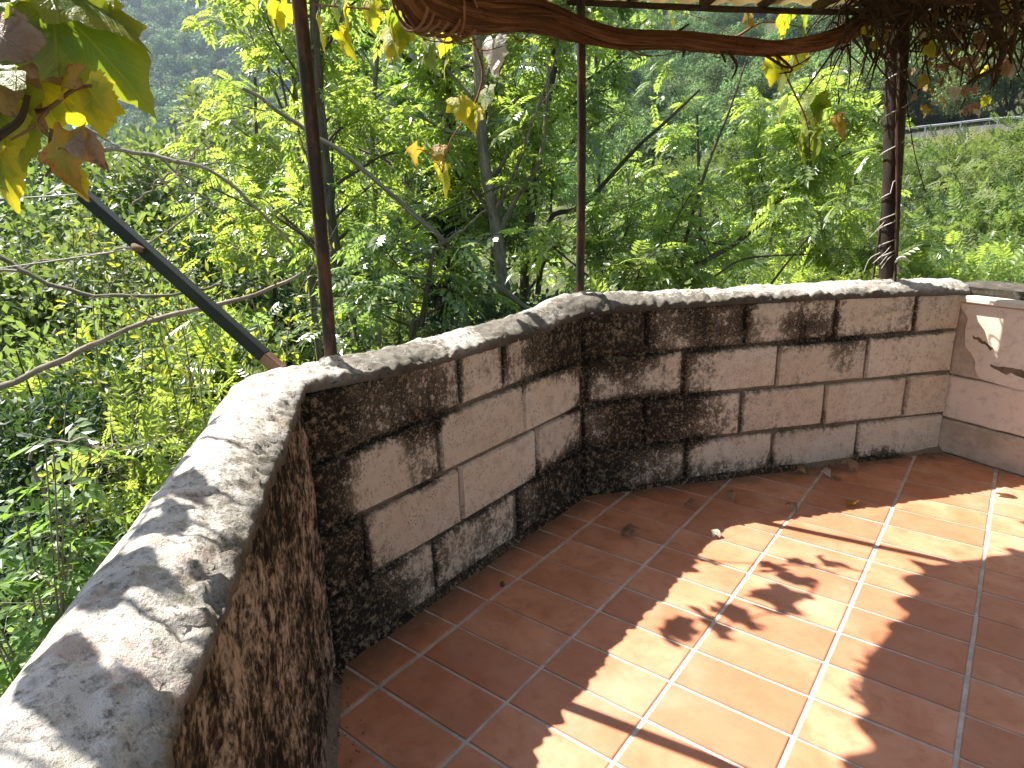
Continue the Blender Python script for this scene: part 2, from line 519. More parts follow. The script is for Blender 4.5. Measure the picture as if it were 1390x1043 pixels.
M_ASH = mat_leaf("ash_leaf", ((.085, .14, .038), (.13, .195, .045), (.21, .265, .05)), .56, (.30, .38, .04), .30, .9, .9, (.17, .19, .045), .5)
M_ASH2 = mat_leaf("ash_leaf_cool", ((.065, .12, .048), (.10, .16, .054), (.16, .215, .06)), .52, (.22, .32, .05), .28, 1.0, .9, (.12, .15, .05), .4)
M_IVY = mat_leaf("ivy_leaf", ((.012, .032, .012), (.02, .05, .016), (.035, .075, .02)), .15, (.06, .12, .02), .35, .5)
M_BUSH = mat_leaf("bush_leaf", ((.05, .09, .03), (.085, .13, .035), (.15, .19, .045)), .40, (.20, .29, .05), .5, .3, .7, (.18, .185, .05), .5)
M_ELDER = mat_leaf("elder_leaf", ((.05, .12, .025), (.075, .16, .03), (.10, .19, .035)), .42, (.22, .36, .03), .42, .5)
M_YELLOWLEAF = mat_leaf("yellowing_leaf", ((.08, .13, .02), (.13, .17, .02), (.27, .25, .02)), .45, (.4, .4, .02), .5, .35)
M_MIDTREE = mat_leaf("midground_leaf", ((.05, .09, .032), (.075, .12, .038), (.11, .16, .048)), .34, (.2, .28, .04), .45, .5, .25, (.14, .165, .05), .5)
M_PALETREE = mat_leaf("pale_leaf", ((.08, .12, .035), (.11, .15, .045), (.15, .18, .06)), .36, (.22, .28, .05), .6, .25, .3, (.16, .17, .07), .5)
M_DARKTREE = mat_leaf("dark_leaf", ((.018, .045, .016), (.028, .06, .02), (.042, .08, .024)), .25, (.08, .14, .02), .5, .35)
M_FAR = mat_leaf("far_forest_leaf", ((.055, .12, .035), (.09, .16, .042), (.13, .205, .05)), .15, (.16, .22, .05), .7, .2, .012, (.12, .18, .06), .6, (.55, 1.45))

V_GREEN = mat_vine_leaf("grape_leaf_green", (.075, .145, .018), (.20, .22, .02), (.16, .07, .025), -.12, .5)
V_YELLOW = mat_vine_leaf("grape_leaf_yellow", (.26, .30, .02), (.50, .42, .02), (.30, .12, .03), -.06, .52, (.7, .6, .02))
V_ORANGE = mat_vine_leaf("grape_leaf_turning", (.24, .21, .03), (.36, .20, .03), (.24, .085, .03), .12, .48, (.6, .35, .03))
V_DRY = mat_vine_leaf("grape_leaf_dry", (.24, .14, .08), (.32, .20, .12), (.15, .08, .045), .1, .25, (.3, .15, .05))
V_PALE = mat_vine_leaf("grape_leaf_withered", (.42, .37, .31), (.50, .45, .38), (.3, .2, .13), -.1, .25, (.4, .35, .25))

# ------------------------------------------------------------------ wall geometry in plan
W0 = np.array([1.40, -1.86]); WC = np.array([-0.160, -0.478]); WK = np.array([-0.150, 0.810]); WE = np.array([1.012, 2.160])
dL = (WC - W0) / np.linalg.norm(WC - W0); dA = (WK - WC) / np.linalg.norm(WK - WC); dB = (WE - WK) / np.linalg.norm(WE - WK)
LEN_L, LEN_A, LEN_B = np.linalg.norm(WC - W0), np.linalg.norm(WK - WC), np.linalg.norm(WE - WK)
def left(d): return np.array([-d[1], d[0]])
nL, nA, nB = left(dL), left(dA), left(dB)               # pointing away from the terrace
dR = np.array([0.921, -0.389]); nR = left(dR)           # end wall
FLOOR_POLY = [W0, WC, WK, WE, WE + dR * 2.6, np.array([4.2, -2.6])]


def wall_path(s):
    """s = metres from the bend (negative along the first leg and the near leg) -> point, outward normal (mitred, softened)."""
    sA0 = -LEN_A
    if s >= 0: p = WK + dB * s
    elif s >= sA0: p = WK + dA * s
    else: p = WC + dL * (s - sA0)
    def blend(x, w): 
        t = min(1, max(0, (x + w) / (2 * w))); return t * t * (3 - 2 * t)
    k1 = blend(s - sA0, .05); k2 = blend(s, .06)
    n = nL * (1 - k1) + nA * k1
    n = n * (1 - k2) + nB * k2 if s > sA0 + .3 else n
    n = n / np.linalg.norm(n)
    if abs(s - sA0) < .05: n = n / max(.86, math.cos(math.radians(24)))
    return p, n


# ------------------------------------------------------------------ terrace floor
base_me = bpy.data.meshes.new("terrace_base")
bm = bmesh.new()
outer = [W0 + nL * .2, WC + (nL + nA) / np.linalg.norm(nL + nA) * .215, WK + (nA + nB) / np.linalg.norm(nA + nB) * .21, WE + nB * .2 + dB * .3, WE + dR * 2.6 + nR * .3, np.array([4.2, -2.6]), np.array([1.8, -2.6])]
tv = [bm.verts.new((p[0], p[1], -0.012)) for p in outer]
bv = [bm.verts.new((p[0], p[1], -3.2)) for p in outer]
bm.faces.new(tv[::-1]); bm.faces.new(bv)
for i in range(len(outer)):
    j = (i + 1) % len(outer)
    bm.faces.new((tv[i], tv[j], bv[j], bv[i]))
bmesh.ops.recalc_face_normals(bm, faces=bm.faces)
bm.to_mesh(base_me); bm.free(); base_me.materials.append(M_BASE)
terrace = obj("terrace_floor", base_me); tag(terrace, kind="structure")


def clip(poly, a, b):
    """Keep the part of poly on the right-hand side of a->b."""
    n = np.array([-(b - a)[1], (b - a)[0]])
    out = []
    for i in range(len(poly)):
        p, q = poly[i], poly[(i + 1) % len(poly)]
        dp, dq = (p - a) @ n, (q - a) @ n
        if dp <= 0: out.append(p)
        if (dp < 0 < dq) or (dq < 0 < dp): out.append(p + (q - p) * dp / (dp - dq))
    return out


def shrink(poly, d):
    c = np.mean(poly, axis=0)
    return [c + (p - c) * max(.2, 1 - d / (np.linalg.norm(p - c) + 1e-6)) for p in poly]


def tile_mesh(poly, rs):
    low = [(p[0], p[1], -.010) for p in poly]
    mid = [(p[0], p[1], -.0022) for p in poly]
    sh = shrink(poly, .0035)
    dz = [rs.uniform(-.0006, .0006) for _ in poly]
    top = [(p[0], p[1], z) for p, z in zip(sh, dz)]
    n = len(poly)
    f = [tuple(range(2 * n, 3 * n))]
    for i in range(n):
        j = (i + 1) % n
        f.append((i, j, n + j, n + i)); f.append((n + i, n + j, 2 * n + j, 2 * n + i))
    me = bpy.data.meshes.new("tile"); me.from_pydata(low + mid + top, [], f)
    bm = bmesh.new(); bm.from_mesh(me); bmesh.ops.recalc_face_normals(bm, faces=bm.faces); bm.to_mesh(me); bm.free()
    me.materials.append(M_TILE); return me


rs = random.Random(3)
TP = 0.31
grout = []
for c in range(-2, 9):
    for r in range(-9, 17):
        g1, g2 = .0055, .0042
        j = [rs.uniform(-.0012, .0012) for _ in range(4)]
        poly = [np.array(p) for p in ((c * TP + g1 + j[0], r * TP / 2 + g2 + j[1]), ((c + 1) * TP - g1 + j[2], r * TP / 2 + g2 + j[1]),
                                      ((c + 1) * TP - g1 + j[2], (r + 1) * TP / 2 - g2 + j[3]), (c * TP + g1 + j[0], (r + 1) * TP / 2 - g2 + j[3]))]
        for a, b in ((W0, WC), (WC, WK), (WK, WE), (WE, WE + dR)):
            off = left(b - a) / np.linalg.norm(b - a) * -.012
            poly = clip(poly, a + off, b + off)
            if len(poly) < 3: break
        if len(poly) < 3: continue
        area = .5 * abs(sum(poly[i][0] * poly[(i + 1) % len(poly)][1] - poly[(i + 1) % len(poly)][0] * poly[i][1] for i in range(len(poly))))
        if area < .0006: continue
        obj("tile", tile_mesh(poly, rs), terrace)
gp = FLOOR_POLY
gm = mesh_py("grout", [(p[0], p[1], -.0035) for p in gp], [tuple(range(len(gp)))[::-1]], M_GROUT)
obj("grout_bed", gm, terrace)

# ------------------------------------------------------------------ parapet wall
parapet = empty("parapet_wall", (WC[0], WC[1], 0))
tag(parapet, "low bent parapet wall of mould-stained concrete blocks under a rounded cement coping", "wall")
PIN = Matrix.Translation(Vector((-WC[0], -WC[1], 0)))


def pobj(name, me):
    o = bpy.data.objects.new(name, me); o.parent = parapet; o.matrix_parent_inverse = PIN; col.objects.link(o); return o


def lip_z(s):
    return float(np.interp(s, [-4, -2.2, -LEN_A - .2, -LEN_A, -1.0, -.75, -.3, -.05, .1, .8, 1.9], [.80, .80, .805, .822, .795, .785, .780, .792, .803, .803, .772]))
def crown_z(s):
    return float(np.interp(s, [-4, -LEN_A - .3, -LEN_A, -1.05, -.8, -.35, -.12, 0, .12, .5, 1.3, 1.9], [.842, .845, .838, .826, .818, .816, .826, .852, .846, .832, .828, .805]))


# coping: swept, weathered section
NS, NW = 620, 34
ss = np.linspace(-LEN_A - LEN_L + .02, LEN_B + .02, NS)
cv = []; cu = []
for s in ss:
    p, n = wall_path(s)
    lz, cz = lip_z(s), crown_z(s)
    round_near = 1.0 if s < -LEN_A else .75
    rag = .012 * mnoise.noise(Vector((s * 9, 1.3, 0))) + .006 * mnoise.noise(Vector((s * 31, 7.3, 0)))
    for k in range(NW):
        t = k / (NW - 1)
        if t < .14:                                    # ragged lip on the terrace side
            q = t / .14
            o, z = .006 + .002 * q + rag * .4 * (1 if s > -LEN_A else .5), lz - .030 + .030 * q
        elif t < .80:
            q = (t - .14) / .66
            o = -.008 + .205 * q
            z = lz + (cz - lz) * (1 - (1 - min(1, q / .55)) ** 2) if q < .55 else cz - (.085 if round_near == 1 else .05) * ((q - .55) / .45) ** 2
            o = o if q > 0 else o
        else:
            q = (t - .80) / .20
            o = .197 + .012 * math.sin(q * 1.5)
            z = cz - (.085 if round_near == 1 else .05) - .11 * q
        if t < .14: o = -o
        if k == 0: o, z = .03, lz - .034
        x, y = p + n * o
        v = Vector((x, y, z))
        d = .0055 * mnoise.noise(v * 11) + .0045 * mnoise.noise(v * 37) + .0026 * mnoise.noise(v * 95)
        jn = min(abs(((s + .1) / .44) % 1 - .5) * .44, 1)
        if s > -LEN_A and jn < .012: d -= .007 * (1 - jn / .012)
        if t < .22: d += .008 * mnoise.noise(v * 48)
        if t > .12: v.z += d * 1.6
        v.x -= n[0] * d * .7; v.y -= n[1] * d * .7
        cv.append(v); cu.append((s, t))
cf = [(i * NW + k, i * NW + k + 1, (i + 1) * NW + k + 1, (i + 1) * NW + k) for i in range(NS - 1) for k in range(NW - 1)]
pobj("coping", mesh_arrays("coping", np.array([tuple(v) for v in cv]), np.array(cf)[:, ::-1], M_COPING, True, np.array(cu)))

# masonry core (mortar) behind the blocks and the outer face
core_v = []; core_f = []
stations = [(-LEN_A - LEN_L), -LEN_A - .06, -LEN_A, -LEN_A + .06, -.06, 0, .06, LEN_B + .02]
for s in stations:
    p, n = wall_path(s)
    for o, z in ((.017, -.01), (.017, .775), (.19, .775), (.19, -1.0)):
        q = p + n * o
        core_v.append((q[0], q[1], z))
for i in range(len(stations) - 1):
    for k in range(4):
        core_f.append((i * 4 + k, i * 4 + (k + 1) % 4, (i + 1) * 4 + (k + 1) % 4, (i + 1) * 4 + k))
core_uv = [(stations[i // 4], core_v[i][2]) for i in range(len(core_v))]
cm_ = mesh_py("core", core_v, core_f, M_MORTAR, False, core_uv)
pobj("mortar_core", cm_)


def block(s0, s1, z0, z1, seed):
    """One block between wall positions s0..s1; its visible face follows the wall line, edges worn."""
    rr = random.Random(seed)
    gap = .0075
    s0 += gap + rr.uniform(-.002, .002); s1 -= gap + rr.uniform(-.002, .002)
    z0 += gap + rr.uniform(-.002, .003); z1 -= gap + rr.uniform(-.003, .002)
    b = .006
    out = rr.uniform(-.004, .003)
    w = min(.045, (s1 - s0) * .3)
    cols_ = [s0, s0 + b, s0 + w, s1 - w, s1 - b, s1]
    rows_ = [z0, z0 + b, z0 + .04, z1 - .04, z1 - b, z1]
    NR_ = 6; RIM = [1, .8, 0, 0, .8, 1]
    V = []; U = []; F = []; RM = []
    for i, s in enumerate(cols_):
        p, n = wall_path(s)
        for j, z in enumerate(rows_):
            edge = (i in (0, 5)) or (j in (0, 5))
            o = out + (.011 if edge else 0) + rr.uniform(-.002, .002) + (rr.uniform(0, .006) if edge and rr.random() < .3 else 0)
            q = p + n * o
            V.append((q[0], q[1], z + rr.uniform(-.003, .003) * (1 if edge else .3))); U.append((s, z)); RM.append((max(RIM[i], RIM[j]), 0))
    for i in range(5):
        for j in range(5):
            F.append((i * 6 + j, i * 6 + j + 1, (i + 1) * 6 + j + 1, (i + 1) * 6 + j))
    # back rim into the mortar
    ring = [i * 6 for i in range(6)] + [30 + j for j in (1, 2, 3, 4, 5)] + [i * 6 + 5 for i in (4, 3, 2, 1, 0)] + [4, 3, 2, 1]
    nb = len(V)
    for k in ring:
        p, n = wall_path(U[k][0]); q = p + n * .05
        V.append((q[0], q[1], V[k][2])); U.append(U[k]); RM.append((1, 0))
    m = len(ring)
    for a in range(m):
        b2 = (a + 1) % m
        F.append((ring[a], ring[b2], nb + b2, nb + a))
    me = mesh_py("block", V, F, M_BLOCK, False, U)
    l2 = me.uv_layers.new(name="Rim")
    for lp in me.loops: l2.data[lp.index].uv = RM[lp.vertex_index]
    bm = bmesh.new(); bm.from_mesh(me); bmesh.ops.recalc_face_normals(bm, faces=bm.faces); bm.to_mesh(me); bm.free()
    return me


KA = LEN_A
courses_A = {3: [0, .565, .785, 1.285], 2: [0, .455, .893, 1.285], 1: [0, .14, .54, .965, 1.285], 0: [0, .40, .84, 1.285]}
courses_B = {3: [0.0, .268, .708, 1.14, 1.535, LEN_B], 2: [0.012, .442, .880, 1.320, LEN_B], 1: [0.0, .270, .720, 1.130, 1.550, LEN_B], 0: [0.0, .468, .890, 1.322, LEN_B]}
zc = {0: (0.0, .200), 1: (.200, .402), 2: (.402, .602), 3: (.602, .792)}
k = 0
for cc, js in courses_A.items():
    for a, b in zip(js[:-1], js[1:]):
        k += 1; pobj("block", block(a - KA, b - KA, zc[cc][0], zc[cc][1], 100 + k))
for cc, js in courses_B.items():
    for a, b in zip(js[:-1], js[1:]):
        k += 1
        z1 = zc[cc][1] - (.012 * (a + b) / 2 / 1.7 if cc < 3 else .02 * (a + b) / 2 / 1.7)
        z0 = zc[cc][0] - (.012 * (a + b) / 2 / 1.7 if cc > 0 else 0)
        pobj("block", block(a, b, z0, z1, 100 + k))

# rendered face of the near leg
nx, nz = 150, 62
fv = []
for i in range(nx):
    s = -LEN_A - LEN_L + LEN_L * i / (nx - 1) + (.004 if i == nx - 1 else 0)
    p, n = wall_path(min(s, -LEN_A))
    for j in range(nz):
        z = -.005 + (lip_z(s) - .012) * j / (nz - 1)
        q = Vector((p[0], p[1], z))
        d = .009 * mnoise.noise(q * 6) + .005 * mnoise.noise(q * 24) + .004 * mnoise.noise(Vector((q.x * 30, q.y * 30, q.z * 6))) + .003 * mnoise.noise(q * 60) - .004
        x = p - nL * d
        fv.append((x[0], x[1], z))
ff = np.array([(i * nz + j, i * nz + j + 1, (i + 1) * nz + j + 1, (i + 1) * nz + j) for i in range(nx - 1) for j in range(nz - 1)])
pobj("render_coat", mesh_arrays("render_coat", np.array(fv), ff, M_FACE, True))

# cement fillet where wall meets floor
fv = []; fuv = []; NF = 160
fs = np.linspace(-KA - .9, LEN_B, NF)
for s in fs:
    p, n = wall_path(s)
    w = .020 + .010 * mnoise.noise(Vector((s * 7, 2, 0))) + .006 * mnoise.noise(Vector((s * 25, 4, 0)))
    h = .016 + .010 * mnoise.noise(Vector((s * 6, 9, 0)))
    for o, z in ((.006, h + .012), (-.004, h), (-w * .6, h * .35), (-w, .0006)):
        q = p + n * o
        fv.append((q[0], q[1], max(.0004, z))); fuv.append((s, z))
ff = [(i * 4 + k, i * 4 + k + 1, (i + 1) * 4 + k + 1, (i + 1) * 4 + k) for i in range(NF - 1) for k in range(3)]
pobj("fillet", mesh_arrays("fillet", np.array(fv), np.array(ff), M_MORTAR, True, np.array(fuv)))

# ------------------------------------------------------------------ end wall on the right
endw = empty("end_wall", (WE[0], WE[1], 0))
tag(endw, "short cream end wall with broken plaster meeting the block parapet at right", "wall")
EIN = Matrix.Translation(Vector((-WE[0], -WE[1], 0)))
def eobj(name, me):
    o = bpy.data.objects.new(name, me); o.parent = endw; o.matrix_parent_inverse = EIN; col.objects.link(o); return o
def ept(s, o, z):
    q = WE + dR * s + nR * o
    return (q[0], q[1], z)
def eslab(name, s0, s1, o0, o1, z0, z1, mat, seed=0, jit=.002):
    rr = random.Random(seed); b = .007
    V = []; F = []
    sx = np.linspace(s0, s1, 7)
    prof = [(o1, z0), (o0 + b, z0), (o0, z0 + b), (o0, z1 - b), (o0 + b, z1), (o1, z1)]
    for s in sx:
        for o, z in prof:
            V.append(ept(s, o + rr.uniform(-jit, jit), z + rr.uniform(-jit, jit)))
    n = len(prof)
    for i in range(len(sx) - 1):
        for k in range(n - 1): F.append((i * n + k, i * n + k + 1, (i + 1) * n + k + 1, (i + 1) * n + k))
    F.append(tuple(range(n))); F.append(tuple(range((len(sx) - 1) * n, len(sx) * n))[::-1])
    return eobj(name, mesh_py(name, V, F, mat))
eslab("block", -.025, .62, -.004, .2, 0, .164, M_RAWWALL, 1)
eslab("block", .632, 1.35, -.004, .2, 0, .164, M_RAWWALL, 2)
eslab("block", -.012, .40, .004, .2, .170, .372, M_PLASTER, 3)
eslab("block", .41, 1.35, .004, .2, .170, .372, M_PLASTER, 4)
eslab("upper_course", -.045, 1.35, .010, .2, .376, .715, M_RAWWALL, 5)
eslab("ledge", -.055, 1.35, -.022, .26, .716, .748, M_LEDGE, 6)
eslab("capping", -.06, 1.35, .02, .24, .749, .792, M_COPING, 7, .006)
pl = [(-.012, .712), (-.006, .692), (.012, .672), (.030, .645), (.026, .60), (.032, .55), (.040, .515), (.066, .495), (.088, .462), (.094, .425), (.112, .392), (.15, .383), (.21, .378), (.27, .376), (.36, .378), (1.34, .378), (1.34, .712)]
V = [ept(s, -.002, z) for s, z in pl] + [ept(s, .012, z) for s, z in pl]
n = len(pl)
eobj("plaster_coat", mesh_py("plaster_coat", V, [tuple(range(n))] + [(i, (i + 1) % n, n + (i + 1) % n, n + i) for i in range(n)], M_PLASTER))
crr = random.Random(12)
for (c0, c1, wd) in (((.06, .572), (.155, .525), .010), ((.15, .452), (.37, .440), .017), ((.42, .50), (.52, .47), .012)):
    up_, dn_ = [], []
    for i in range(14):
        f = i / 13; w_ = wd * (math.sin(math.pi * f) ** .5 * .8 + .25) * crr.uniform(.55, 1.35)
        s_, z_ = c0[0] + (c1[0] - c0[0]) * f, c0[1] + (c1[1] - c0[1]) * f + crr.uniform(-.006, .006)
        up_.append((s_, z_ + w_)); dn_.append((s_, z_ - w_ * .8))
    cpts = up_ + dn_[::-1]
    V = [ept(s_, -.0030, z) for s_, z in cpts] + [ept(s_, .004, z) for s_, z in cpts]
    n = len(cpts)
    eobj("chipped_patch", mesh_py("chipped_patch", V, [tuple(range(n))] + [(i, (i + 1) % n, n + (i + 1) % n, n + i) for i in range(n)], M_CHIP))

# ------------------------------------------------------------------ pergola posts
def post(name, label, p0, p1, r0, r1, mat, sides=14, flange=True):
    e = empty(name, tuple(p0)); tag(e, label, "post", "metal posts standing on the parapet")
    t = Tubes()
    pts = catmull([p0 - np.array([0, 0, .06]), p0, p0 * .5 + p1 * .5 + np.array([.004, .003, 0]), p1], 18)
    t.add(pts - p0, np.linspace(r0, r1, 18), sides, lump=.05)
    obj("shaft", t.mesh("shaft", mat), e)
    if flange:
        t = Tubes()
        rr = np.array([r0 * 2.3, r0 * 2.0, r0 * 1.4, r0 * 1.05])
        t.add(np.array([[0, 0, -.03], [0, 0, -.004], [.002, 0, .004], [0, 0, .009]]), rr, 14, lump=.25)
        obj("mortar_collar", t.mesh("mortar_collar", M_COPING), e)
    return e
PA0 = np.array([-.252, -.316, .836]); PB0 = np.array([-.218, .898, .846]); PC0 = np.array([.721, 2.0, .822])
post("metal_post", "slim rusty pipe post at the parapet corner beside the green bar", PA0, np.array([-.238, -.300, 1.93]), .0175, .0175, M_RUST)
post("metal_post", "slim dark pipe post at the bend in the middle of the parapet", PB0, np.array([-.214, .902, 1.915]), .0175, .0165, M_RUST)
pc = post("metal_post", "thick dark post wound with wire near the end wall", PC0, np.array([.632, 1.985, 1.96]), .027, .046, M_RUST3)
# wire and a stem wound round the thick post
t = Tubes(); rs = random.Random(5)
th = np.linspace(0, 13 * math.pi, 200)
zz = np.linspace(.02, .95, 200) ** 1.0
zz = np.where(zz < .42, zz * .9, zz)
rad = np.interp(zz, [0, 1.1], [.030, .047]) + .004 + .006 * np.abs(np.sin(th * .37))
ax = (np.array([.632, 1.985, 1.96]) - PC0)
axis = np.outer(zz / ax[2], ax)
t.add(np.stack([axis[:, 0] + np.cos(th) * rad, axis[:, 1] + np.sin(th) * rad, zz], 1), .0026, 5)
th2 = np.linspace(1, 5 * math.pi, 90); zz2 = np.linspace(.10, .36, 90)
rad2 = np.interp(zz2, [0, 1.1], [.030, .047]) + .007 + .02 * np.maximum(0, np.sin(th2 * .5 + 1)) ** 6
t.add(np.stack([np.cos(th2) * rad2 + ax[0] * zz2 / ax[2], np.sin(th2) * rad2 + ax[1] * zz2 / ax[2], zz2], 1), .0024, 5)
for q in range(6):
    a0 = rs.uniform(0, 6.28); z0 = rs.uniform(.12, .32)
    b = np.array([math.cos(a0) * .036, math.sin(a0) * .036, z0])
    t.add(catmull([b, b + np.array([-.03 + rs.uniform(-.02, .02), -.02, -.03]), b + np.array([-.055, -.03 + rs.uniform(-.02, .02), -.05 - rs.uniform(0, .04)])], 8), .0018, 4)
obj("wound_wire", t.mesh("wound_wire", M_WIRE), pc)
t = Tubes()
b = np.array([.03, -.02, .02])
t.add(catmull([b, b + np.array([.012, -.01, .03]), b + np.array([.0, -.015, .06]), b + np.array([.02, -.02, .085]), b + np.array([.05, -.01, .065])], 14), .006, 6, lump=.3)
obj("tied_knot", t.mesh("tied_knot", M_WIRE), pc)
t = Tubes()
t.add(catmull([np.array([.035, -.03, .0]) , np.array([.012, -.036, .3]), np.array([-.03, -.05, .7]), np.array([-.06, -.06, 1.05])], 24), np.linspace(.008, .015, 24), 7, lump=.3)
t.add(catmull([np.array([-.055, -.01, .0]), np.array([-.05, -.015, .25]), np.array([-.05, -.03, .5]), np.array([-.02, -.05, .8])], 20), .006, 6, lump=.3)
obj("vine_stem", t.mesh("vine_stem", M_BARKDARK), pc)
# wire hanging beside the post
t = Tubes(); 
hw = [at(1228, 118, 2.92), at(1238, 190, 2.95), at(1247, 230, 2.98), at(1257, 262, 3.0)]
o = empty("hanging_wire", tuple(hw[0])); tag(o, "thin dark wire hanging loose just right of the wound post", "wire")
t.add(catmull(hw, 14) - hw[0], .0022, 5); obj("strand", t.mesh("strand", M_BARKDARK), o)

# green bar leaning out from the corner
b0 = at(380, 502, 1.70); b1 = at(112, 264, 1.80)
bar = empty("green_bar", tuple(b0)); tag(bar, "dark green painted wooden bar leaning out over the slope from the parapet corner", "bar")
d = b1 - b0; Lb = np.linalg.norm(d); d /= Lb
me = box_mesh("painted_bar", .032, .032, Lb * .92, M_GREENWOOD, .003, .0008, 4)
q = Vector(d).to_track_quat('Z', 'X')
o = obj("painted_length", me, bar); o.rotation_mode = 'QUATERNION'; o.rotation_quaternion = q; o.location = Vector(d * Lb * .54)
me = box_mesh("bare_end", .0315, .0315, Lb * .09, M_RAWWOOD, .003, .0008, 5)
o = obj("bare_end", me, bar); o.rotation_mode = 'QUATERNION'; o.rotation_quaternion = q; o.location = Vector(d * Lb * .036)
t = Tubes()
kk = at(186, 337, 1.74) - b0
t.add(catmull([kk + np.array([-.02, .0, .008]), kk, kk + np.array([.014, .01, -.006])], 6), [.006, .009, .010, .010, .009, .006], 7, lump=.3)
obj("twine_knot", t.mesh("twine_knot", M_RAWWOOD), bar)
def wire(name, label, pts, r, mat):
    P = catmull(pts, 24); o = empty(name, tuple(P[0])); tag(o, label, "wire")
    t = Tubes(); t.add(P - P[0], r, 5); obj("strand", t.mesh("strand", mat), o); return o
wire("support_wire", "straight pale wire tied to the upper end of the green bar", [at(-60, 272, 1.8), at(40, 268, 1.8), at(112, 263, 1.80)], .0015, M_WIRE)
wire("support_wire", "pale wire running to the knot halfway up the green bar", [at(-60, 372, 1.75), at(60, 356, 1.75), at(186, 337, 1.755)], .0015, M_WIRE)

# ------------------------------------------------------------------ roof over the terrace
def mat_roof(name, c1, c2, tr):
    g = G(name)
    pos = g.n("NewGeometry").outputs['Position']
    c = g.mix(g.step(g.noise(pos, 6.0, 6, .7), .35, .65), rgb(*c1), rgb(*c2))
    c = g.mix(g.math('MULTIPLY', g.step(g.noise(pos, 22.0, 5, .7), .55, .7), .6), c, rgb(.12, .09, .05))
    d = g.bsdf(c, .6, None, .3)
    t = g.n("BsdfTranslucent", {'Color': c})
    return g.surface(g.n("MixShader", {0: tr, 1: d.outputs[0], 2: t.outputs[0]}))
M_SHEET = mat_roof("weathered_fibreglass", (.72, .62, .42), (.56, .47, .30), .42)
roof = empty("terrace_canopy", (PB0[0], PB0[1], 1.93)); tag(roof, "weathered cream sheet roof on thin dark rafters above the terrace", "canopy")
RIN = Matrix.Translation(-Vector((PB0[0], PB0[1], 1.93)))
def robj(name, me):
    o = bpy.data.objects.new(name, me); o.parent = roof; o.matrix_parent_inverse = RIN; col.objects.link(o); return o
def sheet(name, org, du, dv, lu, lv, zf, amp, pitch, nu=None):
    """Sheet with waves running along dv; edge along du at org."""
    nu = nu or int(lu / pitch * 12) + 2
    nv = 10
    V = []; F = []
    for i in range(nu):
        a = lu * i / (nu - 1)
        for j in range(nv):
            b = lv * j / (nv - 1)
            p = np.array(org) + np.array(du) * a + np.array(dv) * b
            V.append((p[0], p[1], zf(b) + amp * math.sin(2 * math.pi * a / pitch + .9)))
    F = [(i * nv + j, i * nv + j + 1, (i + 1) * nv + j + 1, (i + 1) * nv + j) for i in range(nu - 1) for j in range(nv - 1)]
    me = mesh_arrays(name, np.array(V), np.array(F), M_SHEET, True)
    o = robj(name, me)
    m = o.modifiers.new("thickness", 'SOLIDIFY'); m.thickness = .004
    return o
for k, (y0, wid) in enumerate(((-.27, 1.11), (-.95, .69))):
    sheet("corrugated_sheet", (-.395, y0), (0, 1), (1, 0), wid, 3.6, lambda b, k=k: 1.945 + .10 * b + .006 * k, .034, .1465)
pB = PB0[:2] + nB * .045 - dB * .18
for k in range(3):
    o0 = pB + dB * (.95 * k)
    sheet("flat_sheet", o0, dB, -nB, 1.0, 3.2, lambda b, k=k: 1.925 + .10 * b + .005 * k, .006, .11)
# rod under the eave, and rafters running inwards
t = Tubes()
ra = np.array([PB0[0] - .02, PB0[1] - .03, 1.905]); rb_ = np.array([.632, 1.985, 1.925]) 
rod_a = at(770, 3, 2.66); rod_b = at(1215, 19, 2.93)
t.add(catmull([rod_a, at(1000, 13, 2.79), rod_b, rod_b + (rod_b - rod_a) * .9], 24), .0115, 8, lump=.12)
robj("eave_rod", t.mesh("eave_rod", M_BARKDARK))
for (px, py) in ((850, 9), (953, 13), (1028, 16), (1105, 18), (1180, 20)):
    t = Tubes(); a = at(px, py, 2.76 if px < 1000 else 2.85)
    b = a + np.array([-nB[0] * 2.4, -nB[1] * 2.4, .225])
    me = box_mesh("rafter", .028, .034, float(np.linalg.norm(b - a)), M_RAFTER, .003, .001, px)
    o = robj("rafter", me)
    q = Vector(b - a).to_track_quat('Z', 'Y'); mid = (a + b) / 2 + np.array([0, 0, .018])
    o.matrix_parent_inverse = RIN; o.rotation_mode = 'QUATERNION'; o.rotation_quaternion = q; o.location = Vector(mid)

